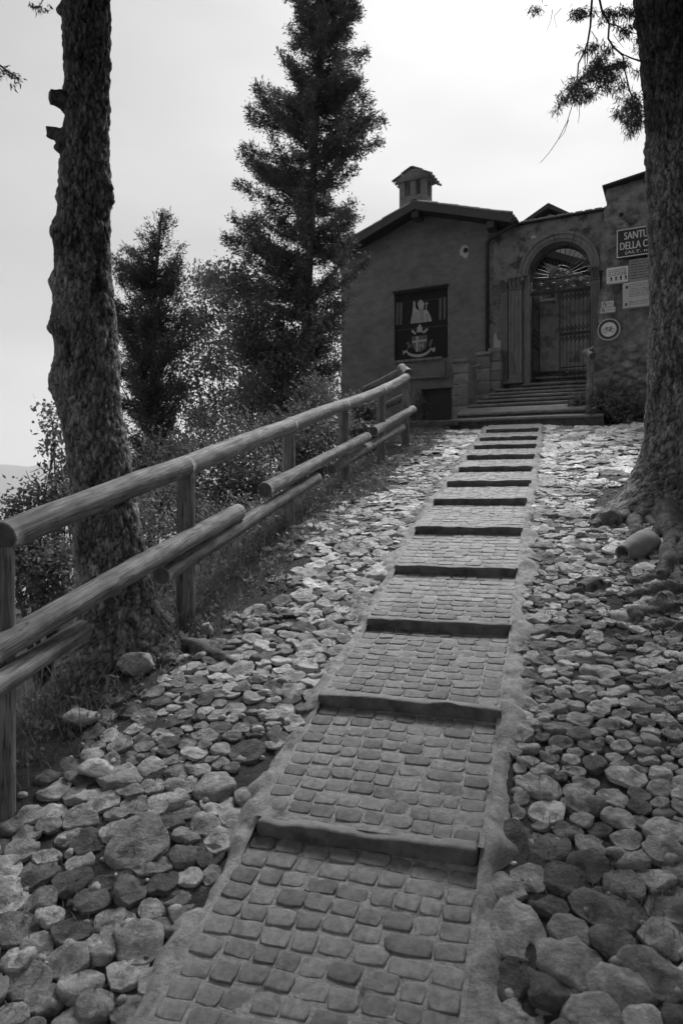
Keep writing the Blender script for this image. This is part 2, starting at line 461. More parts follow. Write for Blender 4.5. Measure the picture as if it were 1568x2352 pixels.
# the mortar haunches along both edges run on without steps
ss = np.arange(-2.5, 10.2, 0.02); qq = np.linspace(0, 1, 10)
zs_ = tread_z(ss)
kern = np.ones(13) / 13; zs_ = np.convolve(np.pad(zs_, 6, mode='edge'), kern, 'valid')
for sd_ in (-1, 1):
    S2, Q2 = np.meshgrid(ss, qq, indexing='ij')
    wn = fbm(np.stack([ss * 4, ss * 0 + sd_ * 9, ss * 0], 1), 3, 31)
    wid = 0.125 + 0.08 * wn
    Uw = sd_ * (hu - 0.002 + Q2 * wid[:, None])
    x, y = W(S2, Uw)
    nn = fbm(np.stack([x.ravel() * 13, y.ravel() * 13, 0 * x.ravel()], 1), 5, 35).reshape(S2.shape)
    Zz = zs_[:, None] - 0.004 + nn * 0.034 * np.clip(Q2 * 3 + .2, 0, 1) - 0.065 * np.clip((Q2 - .45) / .55, 0, 1) ** 1.3
    base = len(Vp); Vp += np.stack([x.ravel(), y.ravel(), Zz.ravel()], 1).tolist()
    I = np.arange(S2.size).reshape(S2.shape) + base
    q4 = np.stack([I[:-1, :-1].ravel(), I[:-1, 1:].ravel(), I[1:, 1:].ravel(), I[1:, :-1].ravel()], 1)
    Fp += (q4 if sd_ > 0 else q4[:, ::-1]).tolist()
path = mesh_obj('path', Vp, np.array(Fp), M_MORTAR)
tag(path, kind='structure')

# kerb stones that make the steps
def rough_slab(length, depth, hgt, seed, nx=34, ny=7, nz=6, amp=0.008, rx=0.022):
    """a worn long stone: x along, y back, z up from 0 at the top front edge"""
    V = []; F = []; key = {}
    def vid(p):
        k = tuple(round(c, 5) for c in p)
        if k not in key:
            key[k] = len(V); V.append(p)
        return key[k]
    def face(fn, n, m):
        for i in range(n):
            for j in range(m):
                F.append(tuple(vid(fn(*q)) for q in ((i / n, j / m), ((i + 1) / n, j / m), ((i + 1) / n, (j + 1) / m), (i / n, (j + 1) / m))))
    L2 = length / 2
    face(lambda a, b: (-L2 + a * length, 0, -hgt + b * hgt), nx, nz)
    face(lambda a, b: (-L2 + a * length, b * depth, 0), nx, ny)
    face(lambda a, b: (-L2, depth - a * depth, -hgt + b * hgt), ny, nz)
    face(lambda a, b: (L2, a * depth, -hgt + b * hgt), ny, nz)
    V = np.array(V)
    # round the edges
    c = np.array([0, depth / 2, -hgt / 2]); h = np.array([L2, depth / 2, hgt / 2])
    q = V - c; inner = np.clip(q, -(h - rx), h - rx); dl = q - inner; ln = np.linalg.norm(dl, axis=1, keepdims=True)
    q = inner + np.where(ln > 1e-6, dl / np.maximum(ln, 1e-6) * np.minimum(ln, rx), 0)
    V = q + c
    n = np.stack([fbm(V * 9 + seed * 7.3 + k * 31, 4, seed + k) for k in range(3)], 1)
    n2 = np.stack([fbm(V * np.array([3, 6, 6]) + seed * 3.1 + k * 31, 2, seed + k + 9) for k in range(3)], 1)
    V = V + n * amp + n2 * amp * 1.3
    return V, F
def uframe(s, z, slope):
    """world matrix: x across the path, y up the path, z normal"""
    x, y = W(s, 0.0)
    yv = Vector((PS, PC, slope)).normalized(); xv = Vector((PC, -PS, 0)); zv = xv.cross(yv)
    M = Matrix((xv, yv, zv)).transposed().to_4x4(); M.translation = Vector((x, y, z)); return M
for i, s in enumerate(S_ALL):
    zt = Z_ALL[i]
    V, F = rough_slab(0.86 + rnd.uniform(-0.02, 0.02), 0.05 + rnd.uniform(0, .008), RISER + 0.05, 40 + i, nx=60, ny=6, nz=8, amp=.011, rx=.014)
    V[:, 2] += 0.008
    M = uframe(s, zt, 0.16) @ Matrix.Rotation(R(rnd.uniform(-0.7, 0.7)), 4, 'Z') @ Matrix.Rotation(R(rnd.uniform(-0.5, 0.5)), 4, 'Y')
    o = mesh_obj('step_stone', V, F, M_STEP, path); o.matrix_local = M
    o.data.materials.append(M_TREAD)            # top lighter, face darker: wear and moss, and riser shade put into the colour
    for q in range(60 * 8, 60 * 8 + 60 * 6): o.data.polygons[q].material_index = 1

# cobbles between them
def cobble_mesh(seed):
    r = random.Random(seed); n = 12; out = []
    for k in range(n):
        a = 2 * math.pi * (k + 0.5) / n
        ca, sa = math.cos(a), math.sin(a)
        q = 0.5 / (abs(ca) ** 8 + abs(sa) ** 8) ** (1 / 8)
        q *= 1.03 - r.uniform(0, 0.13)
        out.append((q * ca, q * sa))
    V = []; F = []
    for sc, z in ((1.0, -0.035), (1.0, -0.0025), (0.972, 0.0004), (0.84, 0.0012)):
        V += [(x * sc, y * sc, z + r.uniform(-0.0018, 0.0012)) for x, y in out]
    V.append((0, 0, 0.0015))
    for q in range(3):
        for k in range(n):
            a, b = q * n + k, q * n + (k + 1) % n
            F.append((a, b, b + n, a + n))
    for k in range(n):
        F.append((3 * n + k, 3 * n + (k + 1) % n, 4 * n))
    return V, F
COBV = [cobble_mesh(300 + k) for k in range(14)]
COBM = []
for V, F in COBV:
    me = bpy.data.meshes.new('cobble'); me.from_pydata(V, [], F); me.update()
    me.polygons.foreach_set('use_smooth', np.ones(len(me.polygons), bool)); me.materials.append(M_COB); COBM.append(me)
cob = []
for i in range(len(A) - 1):
    a, b = A[i] + 0.056, A[i + 1] - 0.004
    nrow = max(4, int(round((b - a) / 0.074)))
    pitch = (b - a) / nrow
    sl = ((Z_ALL + [1.345 + RISER])[i + 1] - RISER - Z_ALL[i]) / (A[i + 1] - A[i])
    for rr in range(nrow):
        sc_ = a + (rr + 0.5) * pitch
        eb = 0.10
        cells = [(-hu + eb / 2, eb), (hu - eb / 2, eb)]
        x = -hu + eb
        end = hu - eb
        ws = []
        while x < end - 0.03:
            w = rnd.uniform(0.075, 0.118)
            if end - (x + w) < 0.06: w = end - x
            ws.append((x, w)); x += w
        cells += [(x0 + w / 2, w) for x0, w in ws]
        for (uc, w) in cells:
            bow = 0.014 * math.cos(uc * 4 + .3 * i) + 0.007 * math.sin(uc * 15 + rr * 1.3)
            s = sc_ + bow + rnd.uniform(-0.003, 0.003)
            cob.append((s, uc + rnd.uniform(-0.003, 0.003), w - rnd.uniform(-0.002, 0.006), pitch - rnd.uniform(-0.002, 0.006), sl, i, rnd.randrange(14), rnd.uniform(-5.0, 5.0)))
def cob_matrix(c):
    s, u, w, l, sl, i, v, rz = c
    x, y = W(s, u)
    t = (s - A[i]) / (A[i + 1] - A[i])
    z = Z_ALL[i] * (1 - t) + ((Z_ALL + [1.345 + RISER])[i + 1] - RISER) * t + 0.0012
    yv = Vector((PS, PC, sl)).normalized(); xv = Vector((PC, -PS, 0)); zv = xv.cross(yv)
    M = Matrix((xv, yv, zv)).transposed().to_4x4(); M.translation = Vector((x, y, z + rnd.uniform(-0.002, 0.002)))
    return M @ Matrix.Rotation(R(rz), 4, 'Z') @ Matrix.Rotation(R(rnd.uniform(-2.2, 2.2)), 4, 'X') @ Matrix.Rotation(R(rnd.uniform(-2, 2)), 4, 'Y') @ Matrix.Diagonal((w, l, 1, 1))
def in_view(x, y, z, m=30):
    if y < 0.3: return False
    px = 784 + x / y * 1600; py = 1150 - z / y * 1600
    return -m < px < 1568 + m and -m < py < 2352 + m
cs = []
for c in cob:
    M = cob_matrix(c); p = M.translation
    cs.append((0 if in_view(p.x, p.y, p.z) else 1, p.y, c, M))
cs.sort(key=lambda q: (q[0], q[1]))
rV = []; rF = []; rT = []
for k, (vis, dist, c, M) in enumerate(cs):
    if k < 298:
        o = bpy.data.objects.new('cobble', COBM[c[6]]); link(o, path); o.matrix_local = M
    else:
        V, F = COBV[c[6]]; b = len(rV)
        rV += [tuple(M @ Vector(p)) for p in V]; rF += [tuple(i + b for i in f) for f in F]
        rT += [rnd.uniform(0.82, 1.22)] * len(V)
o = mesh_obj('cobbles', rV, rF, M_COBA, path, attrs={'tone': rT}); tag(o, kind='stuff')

# ------------------------------------------------------------------ rubble stone verges
def clip_poly(poly, mx, my, nx, ny):
    out = []; n = len(poly)
    for k in range(n):
        a, b = poly[k], poly[(k + 1) % n]
        da = (a[0] - mx) * nx + (a[1] - my) * ny; db = (b[0] - mx) * nx + (b[1] - my) * ny
        if da <= 0: out.append(a)
        if (da < 0 < db) or (db < 0 < da):
            t = da / (da - db); out.append((a[0] + (b[0] - a[0]) * t, a[1] + (b[1] - a[1]) * t))
    return out

def verge(u0f, u1f, s0, s1, size, seed, keep, flat, tone, st=1.45):
    """size(s,u): spacing; keep(s,u): chance a stone is there. Returns a list of (verts, faces, tones, picture size)."""
    r = random.Random(seed); pts = []; grid = {}
    g = 0.06
    tries = int(26000)
    for _ in range(tries):
        s = r.uniform(s0, s1); ua, ub = u0f(s), u1f(s)
        u = r.uniform(ua, ub); d = size(s, u) * r.choice((0.55, 0.7, 0.85, 1.0, 1.0, 1.25, 1.7, 2.1))
        X, Y = u / st, s
        ok = True; rad = int(d / g) + 1; ci, cj = int(X // g), int(Y // g)
        for i in range(ci - rad, ci + rad + 1):
            for j in range(cj - rad, cj + rad + 1):
                for q in grid.get((i, j), ()):
                    if (q[0] - X) ** 2 + (q[1] - Y) ** 2 < (0.5 * (d + q[2])) ** 2: ok = False; break
                if not ok: break
            if not ok: break
        if ok:
            q = (X, Y, d); pts.append(q); grid.setdefault((ci, cj), []).append(q)
    stones = []
    P = np.array(pts)
    for (X, Y, d) in pts:
        s, u = Y, X * st
        if r.random() > keep(s, u): continue
        dd = (P[:, 0] - X) ** 2 + (P[:, 1] - Y) ** 2
        nb = np.nonzero((dd < (3.0 * d + 0.1) ** 2) & (dd > 1e-9))[0]
        nb = nb[np.argsort(dd[nb])][:22]
        h = d * 1.0
        poly = [(X - h, Y - h), (X + h, Y - h), (X + h, Y + h), (X - h, Y + h)]
        poly = [(X + h * math.cos(k * math.pi / 5), Y + h * math.sin(k * math.pi / 5)) for k in range(10)]
        for q in nb:
            qx, qy, qd = P[q]; f = 0.5 + 0.20 * (d - qd) / (d + qd)
            poly = clip_poly(poly, X + (qx - X) * f, Y + (qy - Y) * f, qx - X, qy - Y)
            if len(poly) < 3: break
        if len(poly) < 3: continue
        poly = clip_poly(poly, u0f(Y) / st, 0, -1, 0); poly = clip_poly(poly, u1f(Y) / st, 0, 1, 0) if len(poly) > 2 else poly
        if len(poly) < 3: continue
        poly = [(px * st, py) for px, py in poly]
        ua, ub = u0f(s), u1f(s)
        cx = sum(p[0] for p in poly) / len(poly); cy = sum(p[1] for p in poly) / len(poly)
        # corners softened, then an even outline
        for _ in range(1):
            q = []
            for k in range(len(poly)):
                a, b = poly[k], poly[(k + 1) % len(poly)]
                c = r.uniform(0.02, 0.13)
                q += [(a[0] * (1 - c) + b[0] * c, a[1] * (1 - c) + b[1] * c), (a[0] * c + b[0] * (1 - c), a[1] * c + b[1] * (1 - c))]
            poly = q
        n = 20
        ang = sorted(((math.atan2(p[1] - cy, p[0] - cx), math.hypot(p[0] - cx, p[1] - cy)) for p in poly))
        aa = np.array([a for a, _ in ang]); rr = np.array([q for _, q in ang])
        aa = np.concatenate([aa - 2 * math.pi, aa, aa + 2 * math.pi]); rr = np.concatenate([rr, rr, rr])
        th = np.linspace(-math.pi, math.pi, n, endpoint=False)
        rad = np.interp(th, aa, rr)
        gap = r.uniform(0.003, 0.013)
        rad = np.maximum(rad - gap, rad * 0.6) * (1 + np.array([r.uniform(-0.07, 0.06) for _ in range(n)]))
        rmean = rad.mean()
        if rmean < 0.014: continue
        H = rmean * r.uniform(0.24, 0.40) * flat(s, u)
        V = []
        for sc, zz in ((1.0, -0.9), (1.03, 0.05), (0.99, 0.5), (0.90, 0.84), (0.70, 0.98), (0.38, 1.0)):
            for k in range(n):
                V.append((cx + rad[k] * sc * math.cos(th[k]), cy + rad[k] * sc * math.sin(th[k]), zz * H))
        V.append((cx, cy, H * 1.03))
        V = np.array(V)
        # facets: planes that cut the dome
        for _ in range(r.randrange(2, 6)):
            a = r.uniform(0, 2 * math.pi); k1 = r.uniform(0.1, 0.9)
            cap = H * r.uniform(0.62, 1.0) + (np.cos(a) * (V[:, 0] - cx) + np.sin(a) * (V[:, 1] - cy)) * k1
            V[:, 2] = np.where(V[:, 2] > 0.05 * H, np.minimum(V[:, 2], np.maximum(cap, 0.05 * H)), V[:, 2])
        a = r.uniform(0, 2 * math.pi); tl = r.uniform(0, 0.17)
        V[:, 2] += (np.cos(a) * (V[:, 0] - cx) + np.sin(a) * (V[:, 1] - cy)) * tl
        jit = fbm(V * 20 + seed, 4, seed); V[:, 2] += jit * 0.28 * rmean
        V[:, 0] += fbm(V * 16 + 50, 2, seed + 4) * 0.16 * rmean; V[:, 1] += fbm(V * 16 + 90, 2, seed + 5) * 0.16 * rmean
        V[:, 2] += float(height(cy, cx)) + (V[:, 1] - cy) * float((height(cy + .2, cx) - height(cy - .2, cx)) / 0.4) - r.uniform(0.0, 0.012)
        x, y = W(V[:, 1], V[:, 0])
        Vw = np.stack([x, y, V[:, 2]], 1)
        m = 6
        F = []
        for q in range(m - 1):
            for k in range(n):
                a_, b_ = q * n + k, q * n + (k + 1) % n
                F.append((a_, b_, b_ + n, a_ + n))
        for k in range(n):
            F.append(((m - 1) * n + k, (m - 1) * n + (k + 1) % n, m * n))
        c = Vw.mean(0)
        vis = rmean / max(c[1], 0.5) if in_view(c[0], c[1], c[2], 20) else 0
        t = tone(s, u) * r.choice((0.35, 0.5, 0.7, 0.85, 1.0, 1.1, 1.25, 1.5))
        stones.append((Vw, F, t, vis))
    stones.sort(key=lambda q: -q[3])
    return stones

def lay(stones, name='stone_verge'):
    base = empty(name, (0, 0, 0)); tag(base, kind='structure')
    bV = []; bF = []; bT = []
    for k, (V, F, t, vis) in enumerate(stones):
        if k < 298 and vis > 0:
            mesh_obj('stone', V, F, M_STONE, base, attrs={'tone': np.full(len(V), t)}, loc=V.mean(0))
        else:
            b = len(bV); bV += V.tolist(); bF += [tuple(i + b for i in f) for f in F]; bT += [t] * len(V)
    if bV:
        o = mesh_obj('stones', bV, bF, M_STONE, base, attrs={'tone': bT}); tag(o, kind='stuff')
    return base

def sm(x, a, b): return float(np.clip((x - a) / (b - a), 0, 1))
def grassy(s, u):                     # how overgrown the left verge is towards the fence
    edge = -1.24 - 0.10 * math.sin(s * 2.1) - 0.30 * (1 - sm(s, -0.6, 0.8)) * 1.6 + 0.18 * sm(s, 3.5, 6.5)
    return sm(edge - u, -0.08, 0.22)
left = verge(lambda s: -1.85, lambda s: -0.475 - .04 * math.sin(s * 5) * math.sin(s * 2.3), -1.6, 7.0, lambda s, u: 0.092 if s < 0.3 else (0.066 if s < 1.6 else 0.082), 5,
             lambda s, u: 0.97 * (1 - grassy(s, u)) + 0.02, lambda s, u: 1.0 - 0.45 * sm(s, 1.5, 4), lambda s, u: 0.60 + .32 * sm(s, .3, 3))  # near stones darker: foreground shade put into their tone
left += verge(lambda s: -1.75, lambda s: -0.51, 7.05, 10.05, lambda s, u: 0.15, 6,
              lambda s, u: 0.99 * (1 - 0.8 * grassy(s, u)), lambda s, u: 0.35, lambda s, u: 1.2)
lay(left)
def treefoot(s, u):
    return sm(0.85 - math.hypot((s - 4.45) * 0.9, u - 1.72), 0, 0.25)
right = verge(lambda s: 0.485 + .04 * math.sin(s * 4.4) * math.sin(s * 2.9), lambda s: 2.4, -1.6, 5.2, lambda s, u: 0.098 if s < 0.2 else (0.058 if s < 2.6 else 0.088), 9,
              lambda s, u: 0.96 * (1 - treefoot(s, u)), lambda s, u: 1.1 - 0.5 * sm(s, 2.2, 4.5), lambda s, u: 0.62 + .31 * sm(s, .5, 4))  # darker at the near end too, the trees' shade carried in the tone
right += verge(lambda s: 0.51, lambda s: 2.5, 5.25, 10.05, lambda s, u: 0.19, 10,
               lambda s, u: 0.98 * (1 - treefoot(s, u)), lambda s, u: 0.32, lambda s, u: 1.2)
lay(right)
# pebbles and chips in the joints
V = []; F = []; T = []
for _ in range(2600):
    s = rnd.uniform(-1.6, 6.5); u = rnd.choice((-1, 1)) * rnd.uniform(0.52, 2.3)
    if u < -1.6 or (u < 0 and rnd.random() < grassy(s, u)): continue
    r_ = rnd.choice((.008, .011, .014, .02, .026)); x, y = W(s, u); z = float(height(s, u)) + rnd.uniform(-.022, -.004)
    a0 = rnd.uniform(0, 6.3); sx = rnd.uniform(.7, 1.5); n = 6; b = len(V)
    for sc, h_ in ((.9, -.6), (1, .1), (.62, .62)):
        for k in range(n):
            a = a0 + 2 * math.pi * k / n; q = r_ * sc * rnd.uniform(.8, 1.1)
            V.append((x + q * sx * math.cos(a), y + q * math.sin(a), z + h_ * r_ * .8))
    V.append((x, y, z + r_ * .7))
    for q in range(2):
        for k in range(n): F.append((b + q * n + k, b + q * n + (k + 1) % n, b + (q + 1) * n + (k + 1) % n, b + (q + 1) * n + k))
    for k in range(n): F.append((b + 2 * n + k, b + 2 * n + (k + 1) % n, b + 3 * n))
    T += [rnd.choice((.5, .7, .9, 1.0, 1.2))] * (3 * n + 1)
o = mesh_obj('pebbles', V, F, M_STONE, attrs={'tone': T}); tag(o, kind='stuff')

# ------------------------------------------------------------------ house, gate wall and sign wall: a frame with x along the facades, y into the hill
FC, FS = 0.8966, 0.4428
FO = (3.255, 15.5)
FRZ = -math.atan2(FS, FC)
def fac(px, py, ly=0.0):
    a = (px - 784) / 1600
    ox, oy = FO[0] + ly * FS, FO[1] + ly * FC
    lx = (a * oy - ox) / (FC + a * FS)
    return lx, (1150 - py) / 1600 * (oy - lx * FS)
def fworld(lx, ly, z): return Vector((FO[0] + lx * FC + ly * FS, FO[1] - lx * FS + ly * FC, z))
def fthing(name, lx, ly, z, label, cat, group=None):
    """an Empty at the thing's base; its parts are given in facade coordinates relative to it"""
    e = empty(name, fworld(lx, ly, z), FRZ); tag(e, label, cat, group); return e
def shift(mb, lx, ly, z):
    mb.v = [(a - lx, b - ly, c - z) for a, b, c in mb.v]; return mb

def panel(mb, xs0, xs1, z0, z1, holes, y, depth):
    """a wall face at y with rectangular holes (x0,x1,z0,z1) and their reveals"""
    xs = sorted({xs0, xs1} | {h[0] for h in holes} | {h[1] for h in holes})
    zs = sorted({z0, z1} | {h[2] for h in holes} | {h[3] for h in holes})
    for i in range(len(xs) - 1):
        for j in range(len(zs) - 1):
            cx, cz = (xs[i] + xs[i + 1]) / 2, (zs[j] + zs[j + 1]) / 2
            if any(h[0] < cx < h[1] and h[2] < cz < h[3] for h in holes): continue
            mb.add([(xs[i], y, zs[j]), (xs[i + 1], y, zs[j]), (xs[i + 1], y, zs[j + 1]), (xs[i], y, zs[j + 1])], [(0, 1, 2, 3)])
    for (a, b, c, d) in holes:
        mb.add([(a, y, c), (b, y, c), (b, y, d), (a, y, d), (a, y + depth, c), (b, y + depth, c), (b, y + depth, d), (a, y + depth, d)],
               [(0, 4, 5, 1), (1, 5, 6, 2), (2, 6, 7, 3), (3, 7, 4, 0), (4, 7, 6, 5)])

HZ = 1.0
house = fthing('house', 0, 0, 0, 'small gabled house of dark roughcast with a chimney and a painted banner', 'house')
NI = (-2.24, -0.93, 3.27, 4.895)
DO = (-1.555, -0.835, 1.2, 2.585)
def roof_z(lx): return 6.645 - (0.31 * (lx + 1.6) if lx > -1.6 else 0.37 * (-1.6 - lx))
mb = MB()
panel(mb, -3.64, 0.0, -2.0, 5.5, [NI, DO], 0.0, 0.10)
xs = np.linspace(-3.64, 0, 15)
for a, b in zip(xs[:-1], xs[1:]):
    mb.add([(a, 0, 5.5), (b, 0, 5.5), (b, 0, roof_z(b) + .02), (a, 0, roof_z(a) + .02)], [(0, 1, 2, 3)])
mb.add([(-3.64, 0, -2), (-3.64, 5.5, -2), (-3.64, 5.5, 5.9), (-3.64, 0, 5.9)], [(0, 3, 2, 1)])
mb.add([(0, 0, -2), (0, 5.5, -2), (0, 5.5, 6.15), (0, 0, 6.15)], [(0, 1, 2, 3)])
mb.add([(-3.64, 5.5, -2), (0, 5.5, -2), (0, 5.5, 6.15), (-1.6, 5.5, 6.64), (-3.64, 5.5, 5.9)], [(0, 1, 2, 3, 4)])
mb.build('wall', M_HOUSE, house)
# roof: two slabs with a barge board in front
mb = MB()
mb.prism([(-1.6, 6.645), (0.57, roof_z(0.57)), (0.59, roof_z(0.57) + .15), (-1.6, 6.80), (-3.82, roof_z(-3.82) + .15), (-3.80, roof_z(-3.80))], -0.36, 5.9)
roof = mb.build('roof', M_DARKW, house)
mb = MB()
mb.prism([(-1.6, 6.640), (0.565, roof_z(0.565) - .01), (0.60, roof_z(0.565) + .165), (-1.6, 6.825), (-3.83, roof_z(-3.83) + .165), (-3.80, roof_z(-3.80) - .01)], -0.40, -0.362)
mb.build('barge_board', M_BARGE, roof)
# tiles of the verge and eaves, each a half-round clay tile
def tile_mesh(r, ln, n=6, th=0.014):
    V = []; F = []
    for (y, k) in ((0, 1.0), (ln, 0.85)):
        for rr in (r * k, r * k - th):
            for i in range(n + 1):
                a = math.pi * i / n
                V.append((rr * math.cos(a), y, rr * math.sin(a) * 0.8))
    m = n + 1
    for i in range(n):
        F += [(i, i + 1, 2 * m + i + 1, 2 * m + i), (m + i, 3 * m + i, 3 * m + i + 1, m + i + 1), (i, m + i, m + i + 1, i + 1), (2 * m + i, 2 * m + i + 1, 3 * m + i + 1, 3 * m + i)]
    return V, F
TV, TF = tile_mesh(0.085, 0.34)
tile_me = bpy.data.meshes.new('roof_tile'); tile_me.from_pydata(TV, [], TF); tile_me.update(); tile_me.materials.append(M_TILE)
for side in (1, -1):
    for k in range(9):
        for q in range(3):
            t = 0.10 + k * 0.245
            lx = -1.6 + side * t * 0.97
            o = bpy.data.objects.new('roof_tile', tile_me); link(o, roof)
            ang = math.atan(0.31 if side > 0 else 0.37)
            # tile axis runs down the slope
            yv = Vector((-side * math.cos(ang), 0, math.sin(ang))); zv = Vector((side * math.sin(ang), 0, math.cos(ang))); xv = yv.cross(zv)
            M = Matrix((xv, yv, zv)).transposed().to_4x4()
            M.translation = Vector((lx + side * 0.2, -0.33 + q * 0.19 + rnd.uniform(-.008, .008), roof_z(lx + side * .2) + 0.165 + rnd.uniform(0, .012)))
            o.matrix_local = M
ridge = MB()
for k in range(14):
    V, F = tile_mesh(0.10, 0.42)
    ridge.add([(x - 1.6, y - 0.40 + k * 0.40, z + 6.80) for x, y, z in V], F)
o = ridge.build('ridge_tiles', M_TILE, roof); tag(o, kind='stuff')
for lx in (-1.6, 0.13):
    MB().box(lx - .085, lx + .085, -0.34, 0.0, roof_z(lx) - .17, roof_z(lx) - .015, .01).build('purlin', M_BARGE, house)
# gutter and downpipe on the right
mb = MB(); mb.tube([(0.66, -0.36, 6.02), (0.66, 5.5, 6.05)], 0.055, 10); mb.build('gutter', M_DARKW, house)
mb = MB(); mb.tube([(0.66, -0.25, 5.98), (0.60, -0.24, 5.93), (0.06, -0.10, 5.76), (0.0, -0.07, 5.68), (0.0, -0.07, 3.0)], 0.042, 10)
mb.build('downpipe', M_DARKW, house, smooth=True)
# painted niche: two cloths, the mitred figure above and the arms below
def bp(x, y, ly=0.05):
    return fac((930 + x / 6.535) / 1.0632, (680 + y / 6.535) / 1.0632, ly)
BY = 0.050
banner = fthing('banner', -1.585, 0.05, 3.27, 'dark banner with a mitred figure raising a hand above a coat of arms', 'banner')
def bprism(polys, y, name, m, parent=banner, label=None, th=0.003):
    b = MB()
    for p in polys:
        pts = [bp(*q) for q in p]
        ar = sum(pts[i][0] * pts[(i + 1) % len(pts)][1] - pts[(i + 1) % len(pts)][0] * pts[i][1] for i in range(len(pts)))
        if ar < 0: pts = pts[::-1]
        b.prism(pts, y - th, y)
    shift(b, -1.585, 0.05, 3.27)
    o = b.build(name, m, parent)
    if label: tag(o, label)
    return o
b = MB(); b.box(NI[0] + .004, NI[1] - .004, BY, BY + .03, 4.15, NI[3] - .004); shift(b, -1.585, 0.05, 3.27); up = b.build('upper_cloth', M_CLOTHD, banner)
b = MB(); b.box(NI[0] + .004, NI[1] - .004, BY - .006, BY + .03, NI[2], 4.146); shift(b, -1.585, 0.05, 3.27); lo = b.build('lower_cloth', M_CLOTHD, banner)
bprism([[(470, 722), (482, 650), (500, 560), (508, 480), (512, 428), (545, 430), (552, 470), (570, 495), (600, 508), (640, 516), (690, 500), (712, 508), (740, 510), (770, 562), (795, 622), (808, 682), (640, 705)]], BY, 'robe', M_CLOTHL)
bprism([[(512, 425), (513, 380), (528, 356), (545, 382), (552, 425)]], BY - .004, 'hand', M_CLOTHL)
bprism([[(580, 402), (600, 365), (632, 335), (668, 362), (690, 400), (682, 452), (600, 462)]], BY - .004, 'mitre', M_CLOTHL)
bprism([[(600, 464), (682, 453), (676, 492), (655, 508), (618, 506), (602, 490)]], BY - .006, 'face', M_PALE)
tag(bprism([[(618, 478), (628, 477), (628, 483), (618, 484)], [(650, 474), (662, 473), (662, 479), (650, 480)], [(632, 497), (652, 495), (650, 500), (634, 501)]], BY - .010, 'face_features', M_CLOTHM), kind='stuff')
bprism([[(714, 400), (730, 398), (726, 520), (712, 520)], [(694, 402), (756, 394), (756, 402), (694, 410)], [(720, 372), (736, 371), (734, 430), (718, 430)]], BY - .004, 'crosier', M_CLOTHL)
tag(bprism([[(628, 520), (636, 520), (636, 704), (628, 704)], [(662, 516), (668, 516), (672, 700), (664, 700)]] + [[(640, y), (652, y - 2), (650, y + 12), (640, y + 13)] for y in (535, 575, 615, 650)] + [[(560, 540), (566, 540), (552, 712), (544, 712)], [(524, 560), (530, 560), (508, 716), (500, 716)], [(720, 560), (728, 558), (752, 690), (742, 692)], [(596, 530), (601, 530), (592, 708), (586, 708)]], BY - .005, 'robe_folds', M_CLOTHM), kind='stuff')
for st_ in ([(242, 392), (288, 388), (282, 742), (236, 746)], [(303, 388), (342, 384), (332, 736), (298, 740)], [(926, 310), (966, 304), (958, 662), (926, 666)], [(990, 300), (1036, 292), (1030, 650), (994, 656)]):
    bprism([st_], BY - .001, 'side_stripe', M_CLOTHM)
tag(bprism([[(x, 826 - (x - 230) * 0.1), (x + 22, 824 - (x - 230) * .1), (x + 11, 848 - (x - 230) * .1)] for x in range(230, 1030, 44)] + [[(x, 388 - (x - 240) * 0.098), (x + 16, 386 - (x - 240) * .098), (x + 8, 402 - (x - 240) * .098)] for x in range(240, 1040, 34)], BY - .008, 'fringe', M_CLOTHM), kind='stuff')
bprism([[(568, 862), (578, 790), (600, 752), (620, 728), (642, 752), (658, 790), (666, 855)]], BY - .009, 'papal_mitre', M_CLOTHL)
for st_ in ([(480, 845), (510, 818), (566, 880), (540, 898)], [(655, 868), (735, 788), (754, 818), (690, 876)]):
    bprism([st_], BY - .008, 'crossed_key', M_CLOTHL)
bprism([[(498, 928), (735, 903), (735, 1040), (715, 1110), (655, 1162), (590, 1176), (520, 1120), (492, 1040)]], BY - .008, 'shield', M_CLOTHM)
bprism([[(560, 925), (597, 921), (590, 1170), (555, 1166)], [(497, 1000), (726, 968), (726, 1002), (497, 1032)]], BY - .011, 'shield_cross', M_CLOTHL)
bprism([[(612, 1150), (612, 1036), (624, 1034), (624, 1150)], [(614, 1044), (624, 1036), (656, 1088), (646, 1096)], [(646, 1096), (668, 1026), (680, 1024), (656, 1092)], [(668, 1026), (680, 1024), (680, 1122), (668, 1122)]], BY - .011, 'shield_letter', M_CLOTHL)
rib = []
arc = [(410, 1150), (430, 1195), (480, 1222), (540, 1235), (600, 1236), (660, 1226), (720, 1200), (770, 1160), (800, 1115)]
for p, q in zip(arc[:-1], arc[1:]):
    rib.append([(p[0], p[1] - 22), (q[0], q[1] - 22), (q[0], q[1] + 22), (p[0], p[1] + 22)])
rib += [[(350, 1150), (385, 1160), (410, 1140), (425, 1180), (380, 1190), (355, 1225)], [(795, 1120), (835, 1110), (865, 1092), (862, 1150), (840, 1178), (800, 1140)]]
bprism(rib, BY - .009, 'motto_ribbon', M_CLOTHL)
for st_ in ([(395, 1020), (450, 1010), (455, 1050), (490, 1060), (505, 1030), (470, 1110), (420, 1120), (430, 1075)], [(740, 1030), (760, 1060), (780, 1010), (790, 980), (828, 970), (815, 1020), (800, 1080), (770, 1090)]):
    bprism([st_], BY - .008, 'tassel', M_CLOTHM)
# plaque below
b = MB(); b.box(-2.23, -0.985, -0.035, -0.002, 2.80, 3.262, .008); b.build('plaque', M_HOUSE, house)
b = MB(); b.box(-2.21, -1.05, -0.075, -0.036, 3.235, 3.30, .008); b.build('ledge', M_CARVED, house)
b = MB(); b.box(-2.19, -1.06, -0.06, -0.036, 2.83, 2.87, .006); b.build('ledge', M_CARVED, house)
b = MB(); b.box(-2.26, -0.90, -0.06, 0.06, 4.90, 4.945, .006); b.build('niche_hood', M_DARKW, house)
